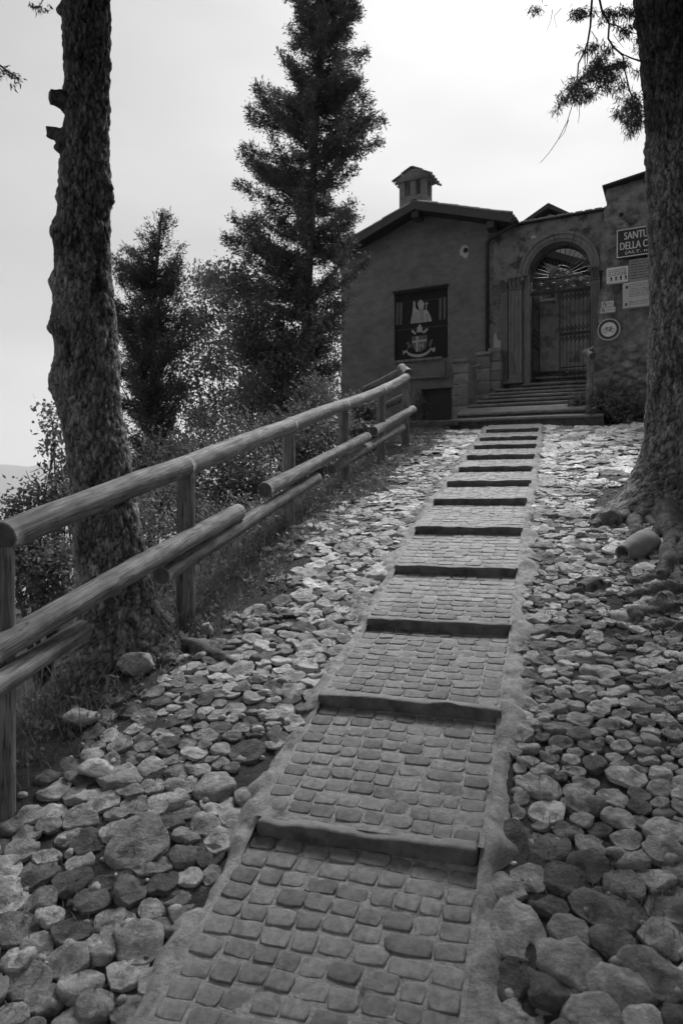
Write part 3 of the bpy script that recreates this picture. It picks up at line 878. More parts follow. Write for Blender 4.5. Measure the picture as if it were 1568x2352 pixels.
# cellar door
b = MB(); b.box(DO[0], DO[1], 0.085, 0.099, DO[2], DO[3]); cd = b.build('cellar_door', M_DARKW, house)
for k in range(5):
    b = MB(); x = DO[0] + .004 + k * 0.1435; b.box(x, x + 0.138, 0.066, 0.084, DO[2], DO[3] - .01); b.build('plank', M_DARKW, cd)
b = MB(); b.box(DO[0] - .17, DO[0] - .01, -0.03, -0.002, 1.2, 2.62, .008); b.build('door_jamb', M_GATEW, house)
# vent hole in a pale plaster patch
vx, vz = fac(1068.6, 575.8)
r2 = random.Random(3)
poly = [(vx - .02 + (0.105 + r2.uniform(-.025, .03)) * math.cos(k * math.pi / 9), vz - .01 + (0.14 + r2.uniform(-.03, .04)) * math.sin(k * math.pi / 9)) for k in range(18)]
b = MB(); b.prism(poly, -0.012, -0.002); vp = b.build('vent_patch', M_PALE, house)
b = MB(); b.ring((vx + .01, vz), 0.05, 0.062, -0.03, -0.013, 20); b.build('vent_ring', M_CARVED, vp)
b = MB(); b.disc((vx + .01, vz), 0.052, 20, -0.016); b.build('vent_hole', M_DARK, vp)  # flat dark disc, the shade inside the hole put into colour
# chimney, its body behind the ridge with openings under a little tiled roof
chim = empty('chimney', (0, 0, 0), 0, roof); WM[chim] = WM[house]
CX0, CX1, CY0, CY1 = -2.33, -1.64, 0.55, 0.99
b = MB(); b.box(CX0, CX1, CY0, CY1, 6.2, 7.40, .01)
for x in (CX0, CX0 + .285, CX1 - .14):
    for y in (CY0, CY1 - .12):
        b.box(x + .002, x + .138, y + .002, y + .118, 7.402, 7.76)
b.box(CX0 - .05, CX1 + .05, CY0 - .05, CY1 + .05, 7.762, 7.80)
b.prism([(CX0 - .10, 7.802), (CX1 + .10, 7.802), ((CX0 + CX1) / 2, 8.03)], CY0 - .06, CY1 + .06)
b.add([(-1.93, CY0 - .004, 7.23), (-1.72, CY0 - .004, 7.23), (-1.78, CY0 - .004, 7.33), (-1.86, CY0 - .004, 7.35)], [(0, 1, 2, 3)])
mesh_obj('chimney_body', b.v, b.f, M_HOUSE, chim, smooth=False)
b = MB()
for side in (1, -1):
    for k in range(2):
        for q in range(5):
            V, F = tile_mesh(0.055, 0.27)
            ang = math.atan2(0.23, 0.445)
            yv = Vector((-side * math.cos(ang), 0, math.sin(ang))); zv = Vector((side * math.sin(ang), 0, math.cos(ang))); xv = yv.cross(zv)
            M = Matrix((xv, yv, zv)).transposed().to_4x4(); cx = (CX0 + CX1) / 2
            e = 0.50 - k * 0.24
            M.translation = Vector((cx + side * e, CY0 - .05 + q * 0.17, 8.05 - e * 0.52 + 0.012 * k))
            b.add([tuple(M @ Vector(p)) for p in V], F)
V, F = tile_mesh(0.06, 0.72); b.add([(x + (CX0 + CX1) / 2, y + CY0 - .1, z + 8.02) for x, y, z in V], F)
mesh_obj('chimney_tiles', b.v, b.f, M_TILE, chim, smooth=False)

# ------------------------------------------------------------------ gate wall
gate = fthing('gate_wall', 1.3, 0, 1.9, 'old plastered gate wall with a round stone arch between house and sign wall', 'wall')
ACX, ACZ, ARI, ARO = 1.525, 4.86, 0.635, 0.83
OL, OR_ = ACX - ARI, ACX + ARI
def G(mb): return shift(mb, 1.3, 0, 1.9)
mb = MB()
ZT = 6.0
def wallface(y, flip):
    n = 20
    pts = [(ACX + ARI * math.cos(math.pi * (1 - k / n)), ACZ + ARI * math.sin(math.pi * k / n)) for k in range(n + 1)]
    def q(a, b, c, d):
        mb.add([(p[0], y, p[1]) for p in (a, b, c, d)], [(3, 2, 1, 0) if flip else (0, 1, 2, 3)])
    q((0.003, 0.5), (OL, 0.5), (OL, ACZ), (0.003, ACZ)); q((0.003, ACZ), (OL, ACZ), (OL, ZT), (0.003, ZT - .05))
    q((OR_, 0.5), (3.1, 0.5), (3.1, ACZ), (OR_, ACZ)); q((OR_, ACZ), (3.1, ACZ), (3.1, ZT), (OR_, ZT))
    for a, b in zip(pts[:-1], pts[1:]):
        q(a, b, (b[0], ZT), (a[0], ZT))
    return pts
pts = wallface(0.0, False); wallface(0.42, True)
ap = [(OL, 0.5)] + pts + [(OR_, 0.5)]
for a, b in zip(ap[:-1], ap[1:]):
    mb.add([(a[0], 0, a[1]), (b[0], 0, b[1]), (b[0], .42, b[1]), (a[0], .42, a[1])], [(3, 2, 1, 0)])
mb.add([(0.003, 0, ZT - .05), (OL, 0, ZT), (3.1, 0, ZT), (3.1, .42, ZT), (OL, .42, ZT), (0.003, .42, ZT - .05)], [(0, 1, 2, 3, 4, 5)])
G(mb).build('wall', M_GATEW, gate)
b = MB(); b.box(0.30, 3.1, -0.07, 0.48, ZT + .002, ZT + .05, .01); G(b).build('coping', M_DARKW, gate)
b = MB()
for k in range(14): b.box(0.34 + k * .19, 0.34 + k * .19 + .15, -0.05, 0.4, ZT + .052, ZT + .075, .008)
o = G(b).build('coping_tiles', M_TILE, gate); tag(o, kind='stuff')
for a0, a1 in ((0, 64), (65, 96), (97, 127), (128, 180)):
    b = MB(); n = max(4, (a1 - a0) // 7)
    prof = [(ARI, 0.0), (ARI, -0.07), (ARI + .05, -0.085), (ARI + .055, -0.10), (ARO - .06, -0.10), (ARO - .05, -0.125), (ARO, -0.13), (ARO, 0.0)]
    V = []; F = []; m = len(prof)
    for k in range(n + 1):
        a = R(a0 + (a1 - a0) * k / n)
        V += [(ACX + r * math.cos(a), y, ACZ + r * math.sin(a)) for r, y in prof]
    for k in range(n):
        for j in range(m - 1):
            F.append((k * m + j, (k + 1) * m + j, (k + 1) * m + j + 1, k * m + j + 1))
    F.append(tuple(range(m))); F.append(tuple(range(n * m + m - 1, n * m - 1, -1)))
    b.add(V, F); G(b).build('voussoir', M_CARVED, gate)
def pilaster(x0, x1, dep, z0, z1, flutes):
    b = MB(); b.box(x0, x1, -dep, -0.002, z0, z1, .008)
    w = (x1 - x0) / (flutes * 2 + 1)
    for k in range(flutes + 1):
        b.box(x0 + 2 * k * w + .004, x0 + (2 * k + 1) * w - .004, -dep - .022, -dep - .001, z0 + .12, z1 - .06, .004)
    b.box(x0 - .02, x1 + .02, -dep - .04, -0.003, z0 - .1, z0 - .002, .01)
    return G(b).build('pilaster', M_CARVED, gate)
def capital(x0, x1, dep, z0, z1):
    b = MB(); h = z1 - z0
    b.box(x0 - .01, x1 + .01, -dep - .015, -0.003, z0, z0 + .03, .006)
    n = 5
    for k in range(n):                        # the bell flares upward
        e = 0.05 * (k / n) ** 1.6
        b.box(x0 - e + .004, x1 + e - .004, -dep - e, -0.004, z0 + .032 + (h - .09) * k / n, z0 + .030 + (h - .09) * (k + 1) / n)
    b.box(x0 - .065, x1 + .065, -dep - .075, -0.004, z1 - .055, z1, .01)
    w = x1 - x0
    for k in range(3):                        # leaves
        cx = x0 + w * (k + .5) / 3
        for q in range(2):
            zz = z0 + .06 + q * h * .36
            b.tube([(cx, -dep - .012, zz), (cx, -dep - .045 - .02 * q, zz + h * .22), (cx, -dep - .085 - .02 * q, zz + h * .25), (cx, -dep - .09 - .02 * q, zz + h * .17)], [.03, .028, .02, .008], 6)
    for sx in (x0 - .03, x1 + .03):
        b.ring((sx, z1 - .1), .012, .04, -dep - .09, -dep - .03, 12)
    return G(b).build('capital', M_CARVED, gate)
pilaster(0.49, 0.775, 0.15, 2.64, 4.56, 3); capital(0.49, 0.775, 0.15, 4.565, 4.86)
pilaster(0.30, 0.455, 0.08, 2.64, 4.56, 2); capital(0.30, 0.455, 0.08, 4.565, 4.86)
b = MB(); b.box(0.78, OL + .03, -0.06, -0.003, 2.5, 4.855, .008); G(b).build('door_jamb', M_CARVED, gate)
pilaster(2.185, 2.36, 0.13, 2.6, 4.56, 3); capital(2.185, 2.36, 0.13, 4.565, 4.86)
pm = random.Random(8)
def patch(name, pts, m, parent, y=-0.010):
    b = MB(); b.prism(pts, y, -0.002); return G(b).build(name, m, parent)
patch('plaster_patch', [(0.12, 3.40), (0.31, 3.33), (0.30, 3.53), (0.22, 3.56), (0.17, 3.72), (0.13, 3.64)], M_PALE, gate)
patch('plaster_patch', [(0.36, 3.30), (0.47, 3.30), (0.47, 3.86), (0.37, 3.80)], M_BLOCK, gate)
patch('plaster_patch', [(0.95, 5.66), (1.03, 5.67), (1.07, 5.70), (0.98, 5.74), (0.94, 5.72)], M_PALE, gate)
patch('plaster_patch', [(0.12, 5.05), (0.19, 5.1), (0.20, 5.3), (0.24, 5.45), (0.18, 5.75), (0.13, 5.7)], M_BLOCK, gate)

# ironwork: fan, scroll band and the two leaves
fan = fthing('fanlight_grille', ACX, 0.2, 4.53, 'wrought iron fan of radiating bars with scroll band under the arch', 'grille')
def Fn(mb): return shift(mb, ACX, 0.2, 4.53)
b = MB(); b.box(OL + .005, OR_ - .005, .18, .22, 4.49, 4.535); Fn(b).build('lower_rail', M_IRON, fan)
b = MB(); b.box(OL + .005, OR_ - .005, .185, .215, 4.79, 4.815); Fn(b).build('upper_rail', M_IRON, fan)
b = MB(); b.tube([(ACX + .24 * math.cos(a), .2, ACZ - .04 + .24 * math.sin(a)) for a in np.linspace(0, math.pi, 15)], .012, 6); Fn(b).build('inner_arc', M_IRON, fan)
b = MB(); b.tube([(ACX + (ARI - .02) * math.cos(a), .2, ACZ - .04 + (ARI - .02) * math.sin(a)) for a in np.linspace(0, math.pi, 25)], .012, 6); Fn(b).build('outer_arc', M_IRON, fan)
for k in range(17):
    a = math.pi * (k + .5) / 17
    b = MB(); b.tube([(ACX + .25 * math.cos(a), .2, ACZ - .04 + .25 * math.sin(a)), (ACX + (ARI - .03) * math.cos(a), .2, ACZ - .04 + (ARI - .03) * math.sin(a))], .008, 5)
    Fn(b).build('bar', M_IRON, fan)
def scroll(cx, cz, r, turns, y, sgn=1, up=1):
    out = []
    for k in range(22):
        t = k / 21; a = turns * 2 * math.pi * t
        rr = r * (1 - .82 * t)
        out.append((cx + sgn * rr * math.cos(a), y, cz + up * rr * math.sin(a)))
    return out
for k in range(9):
    cx = OL + .08 + k * .138
    b = MB(); b.tube(scroll(cx, 4.66, .085, 1.7, .2, 1 if k % 2 else -1, 1 if k % 3 else -1), .0085, 5)
    b.tube([(cx - .07, .2, 4.54), (cx, .2, 4.66), (cx + .07, .2, 4.79)], .007, 5)
    Fn(b).build('scroll', M_IRON, fan)
for k in range(5):
    a = math.pi * (k + .5) / 5
    b = MB(); b.tube(scroll(ACX + .13 * math.cos(a), 4.82 + .12 * math.sin(a), .06, 1.6, .2, 1 if k < 3 else -1), .008, 5); Fn(b).build('scroll', M_IRON, fan)

def gate_leaf(label, lx, ly, rot, w):
    e = empty('iron_gate', fworld(lx, ly, 2.56), FRZ + rot); tag(e, label, 'gate')
    H = 1.92
    for x in (0.012, w - .012):
        b = MB(); b.box(x - .014, x + .014, -.014, .014, 0, H); b.build('stile', M_IRON, e)
    for z in (0.01, .30, 1.02, H - .012):
        b = MB(); b.box(.028, w - .028, -.011, .011, z - (.03 if abs(z - 1.02) < .01 else .012), z + (.03 if abs(z - 1.02) < .01 else .012)); b.build('rail', M_IRON, e)
    n = 7
    for k in range(n):
        x = .028 + (w - .056) * (k + .5) / n
        for z0, z1 in ((.315, .985), (1.055, H - .03)):
            b = MB(); b.tube([(x, 0, z0), (x, 0, z1)], .007, 5); b.build('bar', M_IRON, e)
        b = MB()
        for (z, s) in ((1.07, 1), (.97, -1), (H - .04, -1)):
            b.tube([(x, -.008, z), (x + .03, -.008, z + s * .07), (x + .012, -.008, z + s * .12), (x, -.008, z + s * .17)], [.010, .012, .010, .003], 5)
            b.tube([(x, -.008, z), (x - .03, -.008, z + s * .07), (x - .012, -.008, z + s * .11)], [.010, .012, .004], 5)
        tag(b.build('leaf_ornament', M_IRON, e), kind='stuff')
        b = MB(); b.tube(scroll(x, .155, .055, 1.5, 0, 1 if k % 2 else -1), .012, 5); b.tube([(x, 0, .02), (x, 0, .29)], .009, 5); b.build('scroll', M_IRON, e)
    return e
gate_leaf('closed wrought iron gate leaf with leafy spikes, right half of the gateway', 1.50, 0.2, 0.0, 0.64)
gate_leaf('open wrought iron gate leaf folded inward against the left jamb', 0.93, 0.22, R(87), 0.62)

# court behind the gate
court = fthing('courtyard_building', 1.5, 3.2, 2.0, 'mottled plaster building with a dark panelled door seen through the gate', 'building')
def Cn(mb): return shift(mb, 1.5, 3.2, 2.0)
b = MB(); panel(b, -2.5, 4.5, 0.5, 7.0, [(2.75, 3.35, 3.1, 5.0)], 3.2, .12); Cn(b).build('wall', M_COURT, court)
b = MB(); b.box(2.755, 3.345, 3.27, 3.315, 3.1, 4.995); dr = Cn(b).build('door', M_DARKW, court)
for x in (2.80, 3.08):
    for z0, z1 in ((3.2, 3.75), (3.85, 4.85)):
        b = MB(); b.box(x, x + .22, 3.24, 3.268, z0, z1, .01); Cn(b).build('panel', M_DARKW, dr)
for x0, x1, z0, z1 in ((2.62, 2.745, 3.1, 5.0), (3.355, 3.48, 3.1, 5.0), (2.62, 3.48, 5.005, 5.12)):
    b = MB(); b.box(x0, x1, 3.12, 3.197, z0, z1, .01); Cn(b).build('door_frame', M_CARVED, court)
M = Matrix.Translation(Vector((1.7, 0, 5.72))) @ Matrix.Rotation(R(24), 4, 'Y')
b = MB(); b.box(-1.5, 1.6, 2.2, 2.9, -.08, .08, M=M); Cn(b).build('porch_roof', M_DARKW, court)
b = MB(); b.box(0.55, 0.92, 3.10, 3.19, 5.15, 5.2); b.box(0.55, .60, 3.1, 3.19, 5.22, 5.3); Cn(b).build('window_sill', M_WHITE, court)
b = MB(); b.box(0.93, .96, 3.12, 3.19, 5.1, 5.75); Cn(b).build('window_frame', M_PALE, court)
rear = fthing('rear_roof', 0.7, 3.6, 6.6, 'small dark gabled roof rising behind the gate wall', 'roof')
def Rn(mb): return shift(mb, 0.7, 3.6, 6.6)
b = MB(); b.prism([(0.0, 6.4), (1.45, 6.4), (1.45, 7.18), (0.70, 7.63), (0.0, 7.26)], 3.7, 6.0); Rn(b).build('gable', M_CARVED, rear)
b = MB(); b.prism([(-0.15, 7.29), (-0.15, 7.38), (0.70, 7.84), (1.60, 7.24), (1.60, 7.15), (0.70, 7.71)], 3.5, 6.2); Rn(b).build('roof_slab', M_DARKW, rear)
b = MB(); b.ring((0.83, 7.22), 0.12, .17, 3.66, 3.695, 18); Rn(b).build('round_opening', M_DARKW, rear)

# ------------------------------------------------------------------ steps up to the gate
SDX, SDY = 0.940, -0.342                # direction of the step edges
stairs = empty('entrance_steps', (3.2, 12.9, 1.3)); tag(stairs, 'flight of worn stone steps rising from the cobbled ramp to the gate', 'steps')
def on_line(cx, cy, px):
    a = (px - 784) / 1600
    t = (a * cy - cx) / (SDX - a * SDY); return t
def big_step(pl, pr, yc, d, hgt, dep, rise, seed):
    pc = (pl + pr) / 2
    c = PX(pc, yc, d)
    tl, tr = on_line(c.x, c.y, pl), on_line(c.x, c.y, pr)
    ln = tr - tl
    V, F = rough_slab(ln, dep, .062, seed, nx=40, ny=6, nz=5, amp=.006, rx=.026)
    V[:, 2] += V[:, 1] * rise
    b = MB(); b.box(-ln / 2 + .015, ln / 2 - .015, .045, dep, -hgt, -.058)
    xv = Vector((SDX, SDY, 0)); yv = Vector((-SDY, SDX, 0))
    mid = c + xv * ((tl + tr) / 2)
    Vw = np.array([tuple(mid + xv * p[0] + yv * p[1] + Vector((0, 0, p[2]))) for p in V])
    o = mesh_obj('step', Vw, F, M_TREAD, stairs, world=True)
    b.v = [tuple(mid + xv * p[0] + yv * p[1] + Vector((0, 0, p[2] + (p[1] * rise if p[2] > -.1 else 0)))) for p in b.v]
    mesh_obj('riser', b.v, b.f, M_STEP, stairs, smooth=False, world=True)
    return o
for k, a in enumerate([(1030, 1388, 957, 12.40, .24, .45, .16), (1047, 1354, 943, 12.82, .20, .72, .27), (1072, 1352, 923, 13.45, .20, .36, .10),
                       (1092, 1352, 913, 13.72, .20, .36, .08), (1106, 1352, 904, 14.0, .20, .36, .06), (1121, 1352, 896, 14.25, .20, .36, .05),
                       (1134, 1356, 887, 14.5, .20, .5, .04), (1196, 1352, 876, 14.78, .20, .7, .02), (1205, 1362, 863, 15.35, .22, .6, 0), (1206, 1366, 847, 15.85, .24, 2.0, 0)]):
    big_step(*a, 70 + k)
k = PX(990, 966, 12.9)
V, F = rough_slab(1.0, .14, .12, 91)
xv = Vector((SDX, SDY, 0)); yv = Vector((-SDY, SDX, 0))
mesh_obj('kerb_stone', np.array([tuple(k + xv * p[0] + yv * p[1] + Vector((0, 0, p[2]))) for p in V]), F, M_STEP, stairs, world=True)

# ------------------------------------------------------------------ stone pillars beside the steps
def pillar(label, px0, px1, ytop, ybot, ly, nb, capo):
    a, zt = fac(px0, ytop, ly); c, _ = fac(px1, ytop, ly); _, zb = fac((px0 + px1) / 2, ybot, ly)
    cx = (a + c) / 2; w = c - a - 2 * capo
    e = fthing('stone_pillar', cx, ly + w / 2, zb - .5, label, 'pillar', 'stone pillars beside the entrance steps')
    base = zb - .5
    hs = (zt - .075 - zb) / nb
    zs = [zb - .5] + [zb + hs * k for k in range(nb)] + [zt - .075]
    for k in range(len(zs) - 1):
        dx = rnd.uniform(-.008, .008)
        V, F = rough_slab(w + rnd.uniform(-.012, .012), w, zs[k + 1] - zs[k] - .012, 120 + k + int(px0), 8, 8, 6, .006, .012)
        V[:, 0] += dx; V[:, 1] -= w / 2; V[:, 2] += zs[k + 1] - base - .006
        mesh_obj('block', V, F, M_BLOCK, e)
    V, F = rough_slab(w + 2 * capo, w + 2 * capo, .075, 150 + int(px0), 10, 10, 4, .004, .012)
    V[:, 1] -= w / 2 + capo; V[:, 2] += zt - base
    mesh_obj('cap', V, F, M_BLOCK, e)
    return e
pillar('squat pillar of four blocks, nearest the cellar door', 1037.4, 1077.5, 825.5, 932, -1.2, 4, .03)
pillar('dark middle pillar between two other pillars at the stair', 1092, 1127, 809.9, 905, -.5, 3, .03)
pillar('pale tall slim pillar below the downpipe', 1120.6, 1151.8, 800.5, 897, -.42, 4, .02)
b = MB(); p1, z1 = fac(1078, 846, -1.05); p2, z2 = fac(1094, 838, -.75)
b.tube([(p1 - .05, -1.05, z1), (p2 + .05, -.7, z2)], .03, 8)
hb = empty('pillar_bar', fworld(p1, -1.05, z1), FRZ); tag(hb, 'short stone bar bridging the squat and the middle pillar', 'bar')
shift(b, p1, -1.05, z1).build('bar', M_BLOCK, hb)

# ------------------------------------------------------------------ sign wall on the right
sw = fthing('sign_wall', 3.3, -1.5, 1.5, 'rough rubble wall on the right carrying notices and a sign', 'wall')
nx, nzz = 90, 180
zz = np.linspace(0.8, 1, nzz)
V = []; 
for j in range(nzz):
    t = j / (nzz - 1)
    z0 = 0.9 + t * (5.82 - 0.9)
    el = 2.36 + (z0 - 1.76) * 0.060
    for i in range(nx):
        q = i / (nx - 1); x = el + q * (4.6 - el)
        V.append((x, -1.5, z0 + t * 0.155 * (x - 2.6)))
V = np.array(V)
n1 = 1.5 * fbm(V * np.array([2.2, 1, 2.2]), 5, 60); n2 = fbm(V * np.array([7, 1, 9]), 4, 61); f1, f2, _ = worley(V * np.array([4.2, 1, 6.5]), 62)
lowr = np.clip((3.4 - V[:, 2]) / 1.5, 0, 1)
V[:, 1] += -0.07 * n1 - 0.03 * n2 - (0.025 + 0.06 * lowr) * np.clip((f2 - f1) * 2.4, 0, 1) + 0.045
edge = (np.arange(len(V)) % nx) < 3
V[:, 0] += np.where((np.arange(len(V)) % nx) < 2, 0.06 * fbm(np.stack([V[:, 2] * 5, V[:, 2] * 0, V[:, 2] * 0], 1), 3, 64), 0)
I = np.arange(nx * nzz).reshape(nzz, nx)
F = np.stack([I[:-1, :-1].ravel(), I[:-1, 1:].ravel(), I[1:, 1:].ravel(), I[1:, :-1].ravel()], 1).tolist()
V = V.tolist(); b0 = len(V)
for j in range(nzz):                         # left return and top run back to the gate wall
    V.append((V[j * nx][0] + .05, 0.6, V[j * nx][2]))
for j in range(nzz - 1):
    F.append((j * nx, (j + 1) * nx, b0 + j + 1, b0 + j))
b1 = len(V)
for i in range(nx): V.append((V[(nzz - 1) * nx + i][0], 0.6, V[(nzz - 1) * nx + i][2]))
for i in range(nx - 1): F.append(((nzz - 1) * nx + i, (nzz - 1) * nx + i + 1, b1 + i + 1, b1 + i))
V = [(a - 3.3, c + 1.5, d - 1.5) for a, c, d in V]
mesh_obj('masonry', V, F, M_SIGNW, sw)
b = MB(); M = Matrix.Translation(Vector((2.58, 0, 5.835))) @ Matrix.Rotation(-math.atan(.155), 4, 'Y')
b.box(-.03, 2.2, -1.56, 0.6, 0, .05, .01, M=M); shift(b, 3.3, -1.5, 1.5).build('coping', M_DARKW, sw)

SY = -1.60
def signf(px, py): return fac(px, py, SY)
def board(name, label, cat, px0, py0, px1, py1, m, group=None, ly=SY, th=.012):
    """upright board whose top-left and bottom-right are seen at these picture points"""
    x0, z1 = fac(px0, py0, ly); x1, _ = fac(px1, py1, ly); _, z0 = fac(px0, py1, ly)
    e = fthing(name, x0, ly, z0, label, cat, group)
    MB().box(0, x1 - x0, -th, 0.09, 0, z1 - z0, .002).build('plate', m, e)
    return e, x1 - x0, z1 - z0
def text_mesh(s):
    cu = bpy.data.curves.new('lettering', 'FONT'); cu.body = s; cu.resolution_u = 3
    o = bpy.data.objects.new('lettering', cu); COL.objects.link(o)
    dg = bpy.context.evaluated_depsgraph_get()
    me = bpy.data.meshes.new_from_object(o.evaluated_get(dg))
    V = np.array([v.co[:] for v in me.vertices]); F = [tuple(p.vertices) for p in me.polygons]
    bpy.data.objects.remove(o); bpy.data.curves.remove(cu); bpy.data.meshes.remove(me)
    V -= V.min(0); return V / np.array([V[:, 0].max(), V[:, 1].max(), 1]), F
def lettering(s, e, x, z, w, h, y, m, name='lettering', bold=0.0):
    V, F = text_mesh(s)
    Q = np.stack([x + V[:, 0] * w, np.full(len(V), y), z + V[:, 1] * h], 1)
    mesh_obj(name, Q, F, m, e, smooth=False)
    if bold:
        mesh_obj(name, Q + np.array([bold, -.0006, 0]), F, m, e, smooth=False)
e, w, h = board('place_sign', 'dark enamel sign with white rim and capitals SANTUARIO, highest on the wall', 'sign', 1415.5, 530, 1424, 594, M_ENAMEL)
for c in list(e.children): bpy.data.objects.remove(c)
w = 1.0
MB().box(0, w, -.014, .09, 0, h, .002).build('plate', M_ENAMEL, e)
b = MB()
for q in ((0, w, h - .018, h), (0, w, 0, .018), (0, .018, .018, h - .018), (w - .018, w, .018, h - .018)): b.box(q[0], q[1], -.0175, -.0145, q[2], q[3])
b.build('rim', M_WHITE, e)
lettering('SANTUARIO', e, .125, h - .195, .70, .135, -.0160, M_WHITE, bold=.006)
lettering('DELLA CERIOLA', e, .055, h - .375, .88, .135, -.0160, M_WHITE, bold=.006)
lettering('(ALT. m 600)', e, .14, h - .475, .66, .068, -.0160, M_WHITE, bold=.003)

def lines(e, x0, x1, zs, hgt, seed, m=M_INK, y=-.0135):
    """rows of small print, each word a short dark strip"""
    r = random.Random(seed); b = MB()
    for z in zs:
        x = x0
        while x < x1 - .01:
            wl = r.uniform(.02, .07); xe = min(x + wl, x1)
            nx = x
            while nx < xe:                    # letters
                lw = r.uniform(.004, .009)
                hh = hgt * r.choice((.6, .6, 1.0))
                b.add([(nx, y, z), (nx + lw, y, z), (nx + lw, y, z + hh), (nx, y, z + hh)], [(0, 1, 2, 3)])
                nx += lw + .003
            x = xe + .014
    tag(b.build('small_print', m, e), kind='stuff')
e, w, h = board('notice', 'white notice with four small dark figures along its foot', 'notice', 1392, 617, 1442, 653, M_WHITE)
lines(e, .03, w - .03, [h - .055, h - .09, h - .125, h - .155], .022, 1)
for k in range(4):
    b = MB(); x = .06 + k * (w - .1) / 3.3
    b.prism([(x, .04), (x + .012, .04), (x + .018, .07), (x + .03, .04), (x + .042, .04), (x + .032, .085), (x + .045, .1), (x + .03, .11), (x + .022, .13), (x + .012, .11), (x - .002, .1), (x + .01, .085)], -.014, -.0125)
    b.build('pictogram', M_INK, e)
e, w, h = board('notice', 'grey printed notice tucked directly beneath the dark enamel sign', 'notice', 1444, 598, 1505, 650, M_GREYB)
lines(e, .03, w - .03, [h - .05 - k * .05 for k in range(8) if h - .05 - k * .05 > .02], .026, 2)
e, w, h = board('notice', 'large pale notice of dense small print, lowest of the rectangular boards', 'notice', 1429, 651, 1512, 709, M_NOTICE, ly=-1.62)
lines(e, .11, w - .05, [h - .05, h - .085] + [h - .13 - k * .027 for k in range(6)] + [.05, .078, .106], .014, 3)
b = MB(); b.box(.05, .09, -.0145, -.0125, h - .11, h - .06); b.box(.04, .075, -.0145, -.0125, .04, .09); b.build('seals', M_INK, e)
for nm, lab, p, sd in (('small_sign', 'small white sign with a barred circle, just above its twin', (1381, 694, 1408, 706.5), 4), ('small_sign', 'small white sign with a barred circle, just over the bicycle disc', (1378, 708.5, 1412, 719.5), 5)):
    e, w, h = board(nm, lab, 'sign', *p, M_WHITE, group='small warning signs on the wall')
    c = (h * .55, h / 2)
    b = MB(); b.ring(c, h * .30, h * .40, -.016, -.0125, 20); b.build('ring', M_SIGNR, e)
    M = Matrix.Translation(Vector((c[0], 0, c[1]))) @ Matrix.Rotation(R(45), 4, 'Y')
    b = MB(); b.box(-h * .3, h * .3, -.0155, -.0125, -.008, .008, M=M); b.build('bar', M_SIGNR, e)
    lines(e, h * 1.1, w - .015, [h * .25, h * .48, h * .7], h * .13, sd)
# no-cycling disc
cx, cz = signf(1397, 757); rr = 24.3 / 1600 * 12.95
e = fthing('no_cycling_sign', cx, SY, cz - rr, 'round sign with a dark ring around a bicycle on white', 'sign')
b = MB(); b.add([], []); 
V, F = [], []
bb = MB(); bb.prism([(rr * math.cos(2 * math.pi * k / 40), rr + rr * math.sin(2 * math.pi * k / 40)) for k in range(40)], -.014, 0.08); bb.build('plate', M_WHITE, e)
bb = MB(); bb.ring((0, rr), rr * .68, rr * .93, -.018, -.0145, 40); bb.build('ring', M_SIGNR, e)
bb = MB(); s = rr / 24.3
def Q(x, y): return (x * s, -.0165, rr + y * s)
for wx in (-8.2, 8.0): bb.ring((wx * s, rr - 2.5 * s), 4.3 * s, 5.1 * s, -.018, -.0145, 22)
for p, q in (((-8.2, -2.5), (-4.5, 4)), ((-4.5, 4), (4.5, 3.6)), ((4.5, 3.6), (8, -2.5)), ((-4.5, 4), (1, -3.2)), ((1, -3.2), (4.5, 3.6)), ((1, -3.2), (8, -2.5)), ((-4.5, 4), (-4.0, 6)), ((-4.0, 6), (-6.8, 6.2)), ((4.5, 3.6), (5.2, 5.6)), ((3.2, 5.8), (7.2, 5.9)), ((0.2, -4.6), (2, -1.8))):
    bb.tube([Q(*p), Q(*q)], .55 * s, 5)
bb.build('bicycle', M_INK, e)
# drain spout
sx, sz = fac(1426, 497, -1.78)
e = fthing('drain_spout', sx, -1.6, sz - .06, 'short clay drain spout poking from the wall above the dark sign', 'spout')
b = MB(); n = 16; V = []; F = []
for (y, rad) in ((0.15, .058), (-.26, .062), (-.26, .046), (0.12, .044)):
    V += [(rad * math.cos(2 * math.pi * k / n) + (y + .26) * .35, y, .06 + rad * math.sin(2 * math.pi * k / n)) for k in range(n)]
for q in range(3):
    for k in range(n): F.append((q * n + k, q * n + (k + 1) % n, (q + 1) * n + (k + 1) % n, (q + 1) * n + k))
F.append(tuple(3 * n + k for k in range(n)))
b.add(V, F); b.build('pipe', M_PIPE, e, smooth=True)

